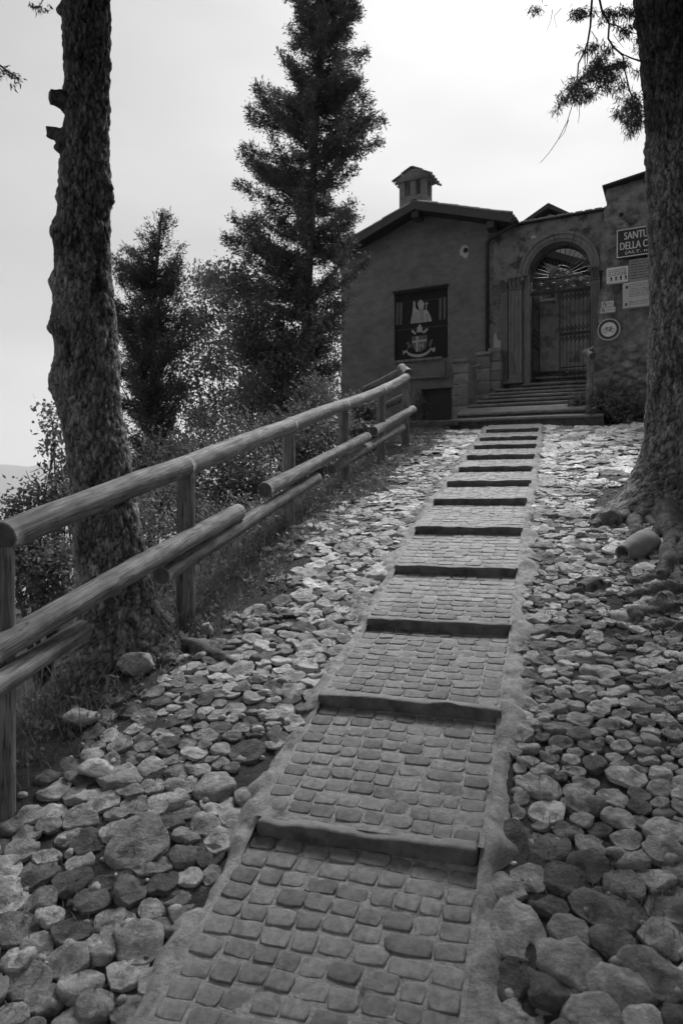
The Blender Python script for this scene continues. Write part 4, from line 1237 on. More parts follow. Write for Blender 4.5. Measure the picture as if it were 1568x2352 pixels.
# ------------------------------------------------------------------ logs: the fence and the handrail
def log_mesh(p0, p1, r0, r1, seed, n=18, bend=0.0):
    p0, p1 = Vector(p0), Vector(p1); ax = p1 - p0; ln = ax.length; T = ax.normalized()
    ref = Vector((0, 0, 1)) if abs(T.z) < .9 else Vector((1, 0, 0))
    N = (ref - T * ref.dot(T)).normalized(); B = T.cross(N)
    m = max(8, int(ln / 0.05)); V = []; rs = random.Random(seed)
    knots = [(rs.uniform(0, 1), rs.uniform(0, 6.28), rs.uniform(.004, .010)) for _ in range(int(ln * 2.5) + 1)]
    checks = [(rs.uniform(0, 6.28), rs.uniform(0, .6), rs.uniform(.5, 1.0)) for _ in range(2)]
    P = []; meta = []
    for i in range(m + 3):
        t = (0, 0, *[(q + .0) / (m - 1) for q in range(m)], 1)[i] if i < m + 3 else 1
        e = 0.86 if i in (0, m + 2) else 1.0
        t = min(max(t, 0), 1)
        c = p0 + ax * t + N * (bend * math.sin(math.pi * t))
        r = (r0 + (r1 - r0) * t)
        for k in range(n):
            a = 2 * math.pi * k / n
            P.append(c + (N * math.cos(a) + B * math.sin(a)) * r); meta.append((a, t, r * e, c))
    n1 = fbm(np.array([tuple(p) for p in P]) * 5 + seed, 3, seed)
    for q, (p, (a, t, r, c)) in enumerate(zip(P, meta)):
        dr = n1[q] * .05 * r
        for kt, ka, kh in knots:
            dd = ((t - kt) * ln / .04) ** 2 + (math.sin((a - ka) / 2) * 2 * r / .03) ** 2
            dr += kh * math.exp(-dd)
        for ca, c0, c1 in checks:
            if c0 < t < c1:
                da = abs((a - ca + math.pi) % (2 * math.pi) - math.pi)
                if da < .2: dr -= .012
        V.append(tuple(c + (N * math.cos(a) + B * math.sin(a)) * (r + dr)))
    rows = m + 3; F = []
    for i in range(rows - 1):
        for k in range(n):
            a, b = i * n + k, i * n + (k + 1) % n
            F.append((a, b, b + n, a + n))
    F.append(tuple(range(n - 1, -1, -1))); F.append(tuple(range((rows - 1) * n, rows * n)))
    return V, F
def log(name, p0, p1, r0, r1, seed, parent, bend=0.0, label=None):
    V, F = log_mesh(p0, p1, r0, r1, seed, bend=bend)
    ln = (Vector(p1) - Vector(p0)).length; m = len(V) // 18
    al = np.repeat(np.clip(np.arange(m) - 1, 0, m - 3) / (m - 3) * ln, 18); ar = np.tile(np.abs(np.arange(18) - 9) / 9 * math.pi * r0, m)
    o = mesh_obj(name, V, F, M_WOOD, parent, smooth=True, world=True, attrs={'along': al, 'around': ar})
    o.data.materials.append(M_WOODEND)
    for q in (-1, -2):
        o.data.polygons[len(o.data.polygons) + q].material_index = 1
        o.data.polygons[len(o.data.polygons) + q].use_smooth = False
    if label: tag(o, label)
    return o
PA, PB, PC_, PD, PE, PF = PX(0, 1236, 2.9), PX(427, 1071, 4.5), PX(668, 977, 6.4), PX(790, 930, 8.0), PX(877, 896, 9.5), PX(934, 866, 10.9)
fence = empty('log_fence', (PB.x, PB.y, -0.75)); tag(fence, 'weathered log fence with overlapping lower rails climbing beside the path', 'fence')
for k, (p, yb, px) in enumerate(((PA, 1830, -2), (PB, 1418, 426), (PC_, 1204, 662), (PD, 1144, 788.5), (PE, 1078, 874.5), (PF, 1021, 931))):
    d = p.y; x = (px - 784) / 1600 * d
    log('post', (x, d + .01, min((1150 - yb) / 1600 * d, ground(x, d)) - .25), (x + .004, d, p.z - .035), .062, .058, 400 + k, fence)
for k, (a, b) in enumerate(((PA, PB), (PB, PC_), (PC_, PD), (PD, PE), (PE, PF))):
    t = (b - a).normalized()
    log('top_rail', a + t * (-.03 if k else .02) , b + t * .02, .066 if k == 0 else .07, .068, 420 + k, fence, bend=rnd.uniform(-.012, .012))
PG = PX(838, 896, 12.3)
log('top_rail', PF + Vector((.02, -.03, .045)), PX(924, 843, 11.2) + Vector((0, .12, .01)), .075, .07, 430, fence)
log('top_rail', PX(936, 846, 11.1), PG, .066, .062, 431, fence)
log('post', (PG.x, PG.y, .2), (PG.x, PG.y, PG.z - .03), .06, .058, 432, fence)
log('lower_rail', PX(940, 905, 11.2), PX(836, 957, 12.2), .06, .055, 433, fence)
for k, (a, b, r0, r1) in enumerate(((PX(-60, 1608, 2.6), PX(190, 1447, 3.5), .052, .052), (PX(-40, 1510, 2.75), PX(547, 1176, 5.18), .060, .064), (PX(370, 1322, 4.15), PX(727, 1097, 6.9), .06, .055),
                                     (PX(608, 1126, 5.7), PX(842, 1003, 8.75), .065, .06), (PX(761, 1078, 7.6), PX(923, 982, 10.5), .06, .055), (PX(857, 991, 9.05), PX(947, 940, 11.1), .066, .062))):
    log('lower_rail', a, b, r0, r1, 440 + k, fence, bend=rnd.uniform(-.01, .01))
hr = empty('handrail', PX(1353, 936, 12.75)); tag(hr, 'short log handrail on one post in front of the sign wall', 'handrail')
log('post', PX(1352, 950, 12.75), PX(1355, 822, 12.75), .065, .06, 460, hr)
log('rail', PX(1360, 818, 12.62), PX(1343, 810, 13.05), .068, .062, 461, hr)
log('rail', PX(1344, 811, 13.08), PX(1374, 796, 13.9), .06, .055, 462, hr)

# ------------------------------------------------------------------ tree trunks with bark
def trunk(rows, d, ztop, rtop, leanx, seed, bumps, parent, nth=120, dz=.013, base_ext=.3, cell=(.020, .055), flare=None, name='trunk'):
    """rows: (picture y, left, right) of the trunk's outline at distance d; bumps: (picture y, angle from the right, height, size)"""
    rows = sorted(rows, key=lambda q: -q[0])
    zr = np.array([(1150 - q[0]) / 1600 * d for q in rows]); xl = np.array([(q[1] - 784) / 1600 * d for q in rows]); xr = np.array([(q[2] - 784) / 1600 * d for q in rows])
    z = np.concatenate([np.arange(zr[0] - base_ext, zr[-1], dz), np.arange(zr[-1], ztop, .09)])
    cx = np.interp(z, zr, (xl + xr) / 2); rad = np.interp(z, zr, (xr - xl) / 2)
    up = np.clip((z - zr[-1]) / (ztop - zr[-1]), 0, 1)
    cx = cx + np.maximum(0, z - zr[-1]) * leanx; rad = rad * (1 - up) + rtop * up
    th = np.linspace(0, 2 * math.pi, nth, endpoint=False)
    Z, T = np.meshgrid(z, th, indexing='ij'); CXm = np.repeat(cx[:, None], nth, 1); RR = np.repeat(rad[:, None], nth, 1)
    if flare is not None: RR = RR * flare(Z, T)
    X = CXm + RR * np.cos(T); Y = d + RR * np.sin(T)
    P = np.stack([X.ravel(), Y.ravel(), Z.ravel()], 1)
    lown = fbm(P * 3.5 + seed, 3, seed); mid = fbm(P * 14 + seed, 3, seed + 2)
    warp = fbm(P * 9 + 70, 2, seed + 5)[:, None] * .018
    f1, f2, idn = worley((P + warp) / np.array([cell[0], cell[0], cell[1]]), seed)
    plate = np.clip((f2 - f1) * 4.5, 0, 1)
    dr = lown * .018 + mid * .010 + plate * .012 + idn * .015 - .016
    for by, a, hgt, size in bumps:
        bz = (1150 - by) / 1600 * d
        da = (T.ravel() - a + math.pi) % (2 * math.pi) - math.pi
        dr += hgt * np.exp(-(((Z.ravel() - bz) / size) ** 2 + (da * RR.ravel() / (size * .9)) ** 2))
    X = X.ravel() + dr * np.cos(T.ravel()); Y = Y.ravel() + dr * np.sin(T.ravel())
    m = len(z); I = np.arange(m * nth).reshape(m, nth); J = np.roll(I, -1, 1)
    F = np.stack([I[:-1].ravel(), J[:-1].ravel(), J[1:].ravel(), I[1:].ravel()], 1)
    tone = 0.40 + 0.75 * plate + 0.8 * (idn - .4) + .25 * lown
    return mesh_obj(name, np.stack([X, Y, Z.ravel()], 1), F, M_BARK, parent, world=True, attrs={'tone': np.clip(tone, .25, 1.9)})

def leaves(C, D, ln, wd, seed, spread=None):
    """diamond leaves: centres C, directions D, lengths ln, widths wd"""
    g = np.random.default_rng(seed); n = len(C)
    D = D / np.maximum(np.linalg.norm(D, axis=1, keepdims=True), 1e-6)
    A_ = g.normal(size=(n, 3)); S = np.cross(D, A_); S /= np.maximum(np.linalg.norm(S, axis=1, keepdims=True), 1e-6)
    N = np.cross(S, D)
    ln = np.broadcast_to(ln, n)[:, None]; wd = np.broadcast_to(wd, n)[:, None]
    V = np.stack([C, C + D * ln * .45 + S * wd * .5 + N * wd * .12, C + D * ln, C + D * ln * .45 - S * wd * .5 + N * wd * .12], 1).reshape(-1, 3)
    F = np.arange(4 * n).reshape(n, 4)
    return V, F
def tufts(P, dirs, k, sig, ln, wd, seed, mix=.6):
    """k leaves about each point of P"""
    g = np.random.default_rng(seed); n = len(P)
    C = np.repeat(P, k, 0) + g.normal(size=(n * k, 3)) * sig
    D = np.repeat(dirs, k, 0) * mix + g.normal(size=(n * k, 3)) * .6
    return leaves(C, D, ln * g.uniform(.4, 1.4, n * k), wd * g.uniform(.5, 1.4, n * k), seed + 1)

# left spruce
lt = empty('spruce_tree', (-1.35, 4.3, -1.0)); tag(lt, 'tall bare spruce trunk with two broken branch stubs, behind the log fence', 'tree')
PI = math.pi
trunk([(-60, 150, 252), (20, 151, 252), (200, 155, 251), (300, 150, 249), (450, 142, 249), (600, 133, 252), (750, 131, 262), (900, 136, 274), (1000, 150, 286), (1100, 163, 302), (1200, 171, 318), (1300, 178, 336), (1400, 184, 362), (1450, 184, 384), (1490, 180, 408)],
      4.3, 11.5, .06, -.01, 3,
      [(450, PI, .028, .05), (522, PI * .98, .05, .07), (560, PI, .02, .05), (648, PI, .04, .06), (756, PI * 1.02, .045, .07), (450, 0.05, .03, .06), (268, PI * 1.4, .03, .05), (430, PI * 1.38, .035, .055), (532, PI * 1.62, .035, .06), (745, PI * 1.5, .03, .06), (860, PI, .04, .09), (900, PI * 1.05, .04, .08), (25, PI, .05, .05), (540, PI * 1.15, .02, .05), (1010, PI * 1.45, .03, .08), (228, PI, .03, .05), (312, PI, .035, .06)],
      lt, flare=lambda Z, T: 1 + np.clip((-0.62 - Z) / .35, 0, 1) ** 1.5 * (.22 + .20 * np.cos(3 * T + .6)))
def stub(pts, radii, seed):
    mbb = MB(); mbb.tube(pts, radii, 14)
    # more rings so that the bark can roughen it
    P = np.array(mbb.v); P = P + np.stack([fbm(P * 25 + 11 * k + seed, 3, seed + k) for k in range(3)], 1) * .014
    mesh_obj('branch_stub', P, mbb.f, M_BARK, lt, world=True, attrs={'tone': np.full(len(P), .8)})
def fine(pts, radii, n=9):
    t = np.linspace(0, 1, len(pts)); q = np.linspace(0, 1, n); P = np.array([tuple(p) for p in pts])
    return [tuple(np.interp(x, t, P[:, k]) for k in range(3)) for x in q], [float(np.interp(x, t, radii)) for x in q]
stub(*fine([PX(170, 245, 4.28), PX(145, 232, 4.22), PX(130, 226, 4.2), PX(116, 222, 4.18)], [.075, .055, .045, .042]), 5)
stub(*fine([PX(172, 330, 4.28), PX(145, 318, 4.22), PX(125, 305, 4.2), PX(108, 302, 4.18)], [.085, .06, .038, .028]), 9)
stub(*fine([PX(160, 345, 4.26), PX(140, 340, 4.2), PX(131, 335, 4.18)], [.05, .035, .028]), 12)
def hit(px, py):
    """where the sight line through a picture point meets the ground"""
    d = 0.8
    while d < 40:
        x = (px - 784) / 1600 * d; z = (1150 - py) / 1600 * d
        if ground(x, d) >= z: return Vector((x, d, z))
        d += .02
    return Vector((x, d, z))
def root(parent, pts, radii, seed, sink=-.15):
    P3 = []
    for (px, py) in pts: P3.append(hit(px, py))
    q, rr_ = fine(P3, radii, 34)
    wob = fbm(np.array([(t * 5.0, seed * 3.7, 0) for t in np.linspace(0, 1, 34)]), 3, seed); side = fbm(np.array([(t * 4.0, seed * 1.7, 5) for t in np.linspace(0, 1, 34)]), 3, seed + 1)
    rr_ = [r * (1 + .7 * w) for r, w in zip(rr_, wob)]
    q = [(a + .10 * d_ * min(1, 1 - abs(2 * k_ / 33 - 1) + .2), b, c) for k_, ((a, b, c), d_) in enumerate(zip(q, side))]
    q = [(a, b, c + r * sink) for (a, b, c), r in zip(q, rr_)]
    mbb = MB(); mbb.tube(q, rr_, 14)
    P = np.array(mbb.v); P = P + np.stack([fbm(P * 14 + 11 * k + seed, 4, seed + k) for k in range(3)], 1) * .05 * np.repeat(np.clip(np.array(rr_) / .08, .3, 1), 14)[:, None]
    mesh_obj('root', P, mbb.f, M_ROOT, parent, world=True)
root(lt, [(370, 1430), (410, 1465), (470, 1500), (540, 1520)], [.09, .07, .045, .02], 3)
root(lt, [(330, 1470), (375, 1510), (400, 1525)], [.08, .05, .02], 6)
root(lt, [(240, 1480), (215, 1520), (200, 1550)], [.07, .05, .02], 8)

# right spruce
DR = 6.05
rt = empty('spruce_tree', (2.9, DR, -.05)); tag(rt, 'dark spruce trunk with twisted roots at the right edge of the path', 'tree')
left_edge = [(-60, 1454), (20, 1466), (150, 1476), (300, 1485), (450, 1490), (600, 1494), (750, 1497), (900, 1491), (1000, 1484), (1060, 1471), (1100, 1450), (1140, 1424), (1170, 1396), (1190, 1380)]
trunk([(y, l, l + w_) for (y, l), w_ in zip(left_edge, [122, 122, 122, 124, 125, 126, 127, 135, 146, 162, 185, 225, 265, 290])], DR, 11.5, .07, .01, 14,
      [(55, PI, .06, .06), (150, PI * 1.05, .04, .05), (345, PI, .035, .05), (455, PI * 1.3, .03, .06), (240, PI * 1.35, .03, .06), (560, PI * 1.25, .04, .07), (700, PI * 1.4, .03, .06), (100, PI * 1.3, .03, .06)],
      rt, nth=130, dz=.015, base_ext=.35, cell=(.028, .075),
      flare=lambda Z, T: 1 + np.clip((0.25 - Z) / .5, 0, 1) ** 1.4 * (.10 + .16 * np.cos(5 * T + 1.0)))
root(rt, [(1500, 1165), (1532, 1200), (1548, 1240), (1530, 1290), (1515, 1330)], [.13, .115, .085, .06, .045], 21, .25)
root(rt, [(1475, 1180), (1430, 1190), (1390, 1200), (1362, 1208)], [.12, .11, .09, .04], 24)
root(rt, [(1560, 1215), (1585, 1240), (1600, 1280)], [.1, .08, .05], 26)
root(rt, [(1590, 1352), (1530, 1352), (1470, 1362), (1430, 1372)], [.05, .05, .045, .02], 28, .1)
root(rt, [(1560, 1395), (1510, 1392), (1480, 1405), (1462, 1428)], [.05, .05, .04, .02], 31)
root(rt, [(1515, 1325), (1470, 1335), (1440, 1325), (1420, 1315)], [.04, .04, .03, .015], 33)
root(rt, [(1400, 1345), (1350, 1350), (1290, 1362)], [.05, .06, .02], 35)

root(rt, [(1470, 1150), (1452, 1185), (1455, 1215), (1442, 1235)], [.12, .10, .06, .02], 41, -.35)
root(rt, [(1500, 1180), (1505, 1215), (1490, 1240)], [.10, .07, .03], 43, -.4)
root(rt, [(1440, 1165), (1405, 1180), (1372, 1185), (1345, 1190)], [.10, .07, .05, .015], 44, -.35)
root(rt, [(1545, 1180), (1560, 1230), (1545, 1290), (1560, 1340)], [.10, .08, .06, .03], 46, -.1)
root(rt, [(1525, 1300), (1500, 1318), (1480, 1312)], [.05, .035, .012], 47, -.2)
root(rt, [(1568, 1440), (1530, 1430), (1500, 1445), (1470, 1440)], [.05, .045, .03, .01], 48, -.2)
# clay pipe end at the foot of the right spruce
h0 = hit(1428, 1285)
pe = empty('drain_pipe', h0); tag(pe, 'clay drain pipe end set in mortar among the roots on the right', 'pipe')
m0 = h0 + Vector((0, 0, .045)); m1 = hit(1492, 1262) + Vector((.03, .08, .03))
ax = (m1 - m0).normalized(); nn_ = (Vector((0, 0, 1)) - ax * ax.z).normalized(); bb_ = ax.cross(nn_)
V = []; F = []; n = 22; ln = (m1 - m0).length
for (t, r_) in ((1.0, .03), (.9, .12), (.6, .105), (.25, .075), (.03, .055), (0, .054), (0, .044), (.05, .043), (.35, .042)):
    for k in range(n):
        a = 2 * PI * k / n
        V.append(tuple(m0 + ax * ln * t + (nn_ * math.cos(a) + bb_ * math.sin(a)) * r_))
for q in range(8):
    for k in range(n): F.append((q * n + k, q * n + (k + 1) % n, (q + 1) * n + (k + 1) % n, (q + 1) * n + k))
F.append(tuple(8 * n + k for k in range(n)))
V = np.array(V); V = V + np.stack([fbm(V * 20 + 9 * k, 3, 70 + k) for k in range(3)], 1) * .006
mesh_obj('pipe', V, F, M_PIPE, pe, world=True)

# the hanging sprays of the right spruce
def Z2(x, y, d=6.0): return PX((1267 + x / 3.92) / 1.0632, y / 3.92 / 1.0632, d)
tw = MB()
for pts, r0 in (([(700, -60), (690, 60), (680, 250), (655, 400), (620, 500), (565, 610), (555, 760)], .011), ([(760, -40), (790, 100), (860, 230), (850, 370), (900, 450), (990, 530), (1010, 680), (1060, 880), (1090, 960)], .011),
                ([(1160, 585), (1080, 560), (1000, 525), (930, 480)], .008), ([(1000, 590), (960, 610), (760, 660), (620, 720), (480, 880), (350, 1060)], .008), ([(655, 410), (650, 600), (640, 640)], .006), ([(625, 500), (630, 680)], .006),
                ([(515, 980), (460, 1160), (370, 1340), (280, 1470), (200, 1560)], .0035), ([(575, 900), (575, 1100), (560, 1180)], .003), ([(860, 225), (950, 250), (1010, 290), (1140, 330)], .006), ([(470, 1150), (430, 1270), (380, 1330)], .003),
                ([(1000, 620), (1060, 640), (1130, 690)], .004), ([(900, 330), (950, 400), (1000, 460)], .003), ([(1040, 330), (1090, 420), (1110, 530)], .003), ([(320, 90), (300, 200), (260, 300)], .003), ([(400, 80), (330, 160), (360, 270)], .003), ([(690, 300), (730, 360), (740, 400)], .004)):
    P = [Z2(x, y) for x, y in pts]; tw.tube(P, list(np.linspace(r0, r0 * .5, len(P))), 6)
tw.build('branch', M_TWIG, rt, world=True, smooth=True)
cl = [(560, 130, 22), (600, 100, 24), (520, 110, 14), (700, 100, 14), (850, 110, 30), (900, 140, 22), (980, 100, 26), (1060, 110, 26), (1110, 110, 20), (790, 190, 10), (930, 240, 8), (130, 90, 12), (190, 80, 10), (720, 440, 14), (750, 400, 9), (680, 450, 12), (610, 475, 8), (860, 450, 14), (820, 470, 9),
      (780, 540, 26), (740, 590, 26), (760, 640, 34), (700, 640, 26), (820, 660, 30), (870, 630, 24), (930, 610, 24), (980, 580, 22), (1010, 620, 12), (640, 690, 20), (690, 720, 26), (750, 720, 26), (820, 740, 24), (880, 730, 22), (930, 700, 14), (600, 760, 22), (560, 790, 20), (510, 790, 12), (480, 840, 14), (540, 850, 22), (600, 850, 18),
      (640, 870, 18), (680, 900, 14), (530, 910, 20), (480, 920, 14), (430, 950, 12), (400, 900, 10), (640, 930, 14), (560, 950, 12), (380, 1000, 8), (350, 1050, 7), (790, 810, 16), (840, 830, 14), (890, 850, 10), (990, 790, 14), (970, 830, 10), (1090, 900, 22), (1050, 950, 22), (1130, 980, 26), (1100, 1020, 26), (1020, 1010, 20), (960, 1070, 18), (940, 1090, 12),
      (1060, 1090, 22), (1110, 1110, 26), (1150, 1060, 24), (1020, 1140, 16), (1070, 1170, 22), (1120, 1180, 18), (1090, 1240, 16), (1050, 1250, 8), (1150, 1150, 16), (1020, 290, 16), (1040, 240, 12), (1000, 310, 10), (1120, 660, 10), (1140, 460, 8), (1140, 380, 8), (960, 930, 8), (720, 860, 10), (520, 760, 8)]
CC = []; DD = []
g5 = np.random.default_rng(55)
for (x, y, k) in cl:
    for _ in range(int(k * 4.6)):
        c = Z2(x + g5.normal() * 26, y + g5.normal() * 26, 6.0 + g5.normal() * .12)
        CC.append(tuple(c)); DD.append((g5.normal() * .55, g5.normal() * .4, -.75 + g5.normal() * .45))
V, F = leaves(np.array(CC), np.array(DD), g5.uniform(.035, .08, len(CC)), g5.uniform(.005, .010, len(CC)), 56)
CR_R = (V, F)
g6 = np.random.default_rng(66)

def high_crown(x0, y0, zb, zt, rmax, n, k, seed, ln=.30, wd=.12):
    """the spruce's crown, which starts above the picture's upper edge"""
    g = np.random.default_rng(seed); P = []; D = []; tb = MB()
    for _ in range(n):
        t = g.uniform(0, 1) ** 1.4; z = zb + (zt - zb) * t; a = g.uniform(0, 2 * PI); Lb = rmax * (1 - t) * g.uniform(.75, 1.05) + .25
        pts = []
        for q in np.linspace(.12, 1, 8):
            p = (x0 + math.cos(a) * Lb * q, y0 + math.sin(a) * Lb * q, z - .25 * Lb * q + .12 * Lb * q * q)
            out = p[1] > .05 and in_view(p[0], p[1], p[2] - .35, 90)
            if out: break
            pts.append(p)
            for _ in range(3):
                P.append((p[0] + g.normal() * .12, p[1] + g.normal() * .12, p[2] + abs(g.normal()) * .08)); D.append((math.cos(a), math.sin(a), -.5))
        if len(pts) > 1: tb.tube([(x0, y0, z)] + pts, list(np.linspace(.03, .006, len(pts) + 1)), 5, False)
    V, F = tufts(np.array(P), np.array(D), k, .10, ln, wd, seed + 3)
    keep = np.array([not (V[4 * i + 2][1] > .05 and in_view(*V[4 * i + 2], 40)) for i in range(len(F))])
    F = F[keep]
    return V, F, tb
V1, F1, tb = high_crown(2.95, DR, 3.9, 12.0, 3.4, 330, 6, 81)
tag(tb.build('limbs', M_TWIG, rt, world=True), kind='stuff')
mesh_obj('crown', np.concatenate([CR_R[0], V1]), np.concatenate([CR_R[1], F1 + len(CR_R[0])]), M_NEEDLE, rt, smooth=False, world=True)
V1, F1, tb = high_crown(-1.45, 4.3, 3.6, 12.0, 3.6, 330, 6, 82)
tag(tb.build('limbs', M_TWIG, lt, world=True), kind='stuff')
CC = []; DD = []
for (px, py, k, dx) in ((20, 168, 26, 1), (34, 176, 22, 1), (26, 195, 10, 0), (42, 184, 10, .5), (85, 14, 26, 0), (100, 18, 20, 0), (75, 10, 14, 0), (110, 12, 10, .4), (160, 10, 10, 0), (5, 160, 30, 1), (-8, 175, 30, 1)):
    for _ in range(k):
        c = PX(px + g6.normal() * 5, py + g6.normal() * 4, 4.0 + g6.normal() * .05); CC.append(tuple(c)); DD.append((dx + g6.normal() * .4, g6.normal() * .4, -.5 + g6.normal() * .4))
V2, F2 = leaves(np.array(CC), np.array(DD), g6.uniform(.02, .045, len(CC)), g6.uniform(.006, .01, len(CC)), 67)
mesh_obj('crown', np.concatenate([V1, V2]), np.concatenate([F1, F2 + len(V1)]), M_NEEDLE, lt, smooth=False, world=True)
tw = MB(); tw.tube([PX(-60, 120, 4.0), PX(0, 150, 4.0), PX(28, 170, 4.0), PX(42, 182, 4.0)], [.008, .006, .004, .002], 5); tw.tube([PX(120, -60, 4.0), PX(105, -10, 4.0), PX(90, 16, 4.0)], [.006, .004, .002], 5)
tw.build('branch', M_TWIG, lt, world=True)

# ------------------------------------------------------------------ the trees beyond the fence
def conifer(name, label, base, sil, axis, d, nb, rise, k, ln, wd, m, seed, sig=.04, yrange=None, trunk_r=(.12, .03), step=.075, lat=.07):
    """a conifer whose branches reach its outline: sil rows (picture y, left, right), axis rows (y, x)"""
    g = np.random.default_rng(seed)
    e = empty(name, base); tag(e, label, 'tree')
    sy = np.array([q[0] for q in sil], float); sl = np.array([q[1] for q in sil], float); sr = np.array([q[2] for q in sil], float)
    ay = np.array([q[0] for q in axis], float); axx = np.array([q[1] for q in axis], float)
    y0, y1 = yrange or (sy[0], sy[-1]); P = []; D = []; tb = MB()
    for i in range(nb):
        yt = y0 + (y1 - y0) * g.uniform(0, 1) ** 1.05
        a = g.uniform(0, 2 * PI); ca, sa = math.cos(a), math.sin(a)
        ax0 = np.interp(yt, ay, axx); Lr = max(np.interp(yt, sy, sr) - ax0, 6); Ll = max(ax0 - np.interp(yt, sy, sl), 6)
        side = Lr if ca > 0 else Ll
        Lb = (abs(ca) * side + (1 - abs(ca)) * (Lr + Ll) / 2) / 1600 * d * (g.uniform(.5, .95) if g.uniform() < .5 else g.uniform(.95, 1.12))
        zt = (1150 - yt) / 1600 * d; z0 = zt - rise * Lb * g.uniform(-.1, 1.5)
        x0 = (np.interp(1150 - z0 / d * 1600, ay, axx) - 784) / 1600 * d
        nseg = max(3, int(Lb / step)); pts = [(x0, d, z0)]
        for q in np.linspace(.10, 1, nseg):
            zz = z0 + (zt - z0) * (q ** 1.7) - .05 * Lb * math.sin(PI * q)
            p = np.array([x0 + ca * Lb * q, d + sa * Lb * q * .9, zz]); pts.append(tuple(p))
            dr = np.array([ca, sa, rise * 1.5 * q])
            P.append(p); D.append(dr)
            for _ in range(2 if q > .3 else 1):
                off = g.normal(size=3) * lat * (1.15 - .6 * q); off[2] -= .02
                P.append(p + off); D.append(dr * .6 + off * 4)
        tb.tube(pts[::max(1, len(pts) // 5)], list(np.linspace(.014, .004, len(pts[::max(1, len(pts) // 5)]))), 4, False)
    V, F = tufts(np.array(P), np.array(D), k, sig, ln, wd, seed + 1)
    mesh_obj('crown', V, F, m, e, smooth=False, world=True)
    tag(tb.build('limbs', M_TWIG, e, world=True), kind='stuff')
    t = MB(); zs = np.linspace(base[2] - .5, (1150 - y0) / 1600 * d, 14)
    t.tube([((np.interp(1150 - z / d * 1600, ay, axx) - 784) / 1600 * d, d, z) for z in zs], list(np.linspace(trunk_r[0], trunk_r[1], 14)), 12)
    mesh_obj('trunk', t.v, t.f, M_BARK, e, world=True, attrs={'tone': np.full(len(t.v), 1.0)})
    return e
conifer('conifer_tree', 'tallest dark conifer with ragged upturned branches, left of the house', (-.77, 13.6, -.2),
        [(-260, 735, 745), (-120, 700, 790), (18, 652, 822), (72, 640, 836), (115, 645, 850), (158, 605, 842), (228, 590, 830), (242, 588, 862), (288, 566, 872), (330, 572, 866), (360, 566, 860), (408, 582, 852), (437, 530, 845), (480, 553, 832), (528, 534, 840), (560, 530, 856), (620, 535, 850), (680, 545, 795), (740, 548, 785), (800, 556, 780), (860, 575, 762), (930, 600, 735), (985, 640, 720)],
        [(-300, 742), (100, 735), (500, 715), (900, 694), (1150, 690)], 13.6, 250, .46, 30, .075, .021, M_NEEDLE, 101, sig=.05, lat=.065)
conifer('conifer_tree', 'narrow pointed conifer with upswept sprays between the two trunks', (-2.87, 10.5, -1.6),
        [(490, 360, 376), (530, 325, 415), (580, 292, 420), (620, 274, 418), (680, 258, 424), (740, 254, 432), (820, 252, 430), (900, 256, 420), (980, 272, 405), (1060, 280, 400), (1150, 300, 390)],
        [(480, 372), (700, 352), (1200, 348)], 10.5, 230, 1.1, 20, .06, .014, M_CYP, 111, sig=.035, trunk_r=(.07, .02), step=.06, lat=.05)

def leafy(name, label, cat, base, blobs, seed, leaf=(.075, .042), m=M_LEAF, per=26, sig=.11, group=None, stems=True):
    """broadleaf plant: blobs (px, py, d, rx, ry, n clumps) in picture pixels; every clump on its twig"""
    g = np.random.default_rng(seed); e = empty(name, base); tag(e, label, cat, group)
    P = []; tb = MB(); B = Vector(base)
    for (px, py, d, rx, ry, n) in blobs:
        c0 = PX(px, py, d)
        mid = B.lerp(c0, .55) + Vector((g.normal() * .1, g.normal() * .1, 0))
        if stems: tb.tube([tuple(B - Vector((0, 0, .3))), tuple(B.lerp(mid, .6)), tuple(mid), tuple(c0)], [.026, .018, .011, .005], 6, False)
        for _ in range(n):
            q = g.normal(size=2); q /= max(1, np.linalg.norm(q) / 1.05)
            p = PX(px + q[0] * rx, py + q[1] * ry, d + g.normal() * rx / 1600 * d * .7); P.append(tuple(p))
            if stems and g.uniform() < .3: tb.tube([tuple(mid.lerp(c0, g.uniform(.5, 1))), tuple(p)], [.005, .002], 4, False)
    V, F = tufts(np.array(P), np.tile(np.array([[0, 0, -.2]]), (len(P), 1)), int(per * 1.7), sig * 1.15, leaf[0] * 1.2, leaf[1] * 1.2, seed + 1, mix=.5)
    mesh_obj('crown', V, F, m, e, smooth=False, world=True)
    if tb.v: tb.build('trunk', M_TWIG, e, world=True)
    return e
leafy('broadleaf_tree', 'pale loose leafy tree letting much sky through, between the two conifers', 'tree', (-2.3, 15.5, -2.5),
      [(470, 690, 15.5, 45, 50, 27), (520, 660, 15.5, 45, 30, 23), (560, 700, 15.5, 50, 50, 36), (440, 800, 15.2, 40, 70, 36), (500, 790, 15.5, 50, 60, 27), (560, 850, 15.4, 60, 80, 47), (480, 900, 15.2, 60, 70, 43), (540, 980, 15, 80, 60, 54), (430, 960, 15, 50, 80, 47), (620, 940, 15, 60, 80, 43), (450, 630, 15.5, 16, 12, 5)], 121, per=26, sig=.12)
leafy('broadleaf_tree', 'dark leafy tree massed under the tallest conifer', 'tree', (-1.4, 12.6, -1.6),
      [(590, 800, 12.6, 50, 60, 40), (640, 850, 12.6, 60, 70, 60), (560, 760, 12.6, 40, 40, 24), (610, 930, 12.4, 60, 60, 50), (690, 960, 12.4, 60, 60, 50), (520, 640, 12.8, 40, 22, 20), (570, 660, 12.8, 40, 40, 28), (660, 760, 12.8, 60, 60, 44)], 122, leaf=(.065, .036), per=26, sig=.10)
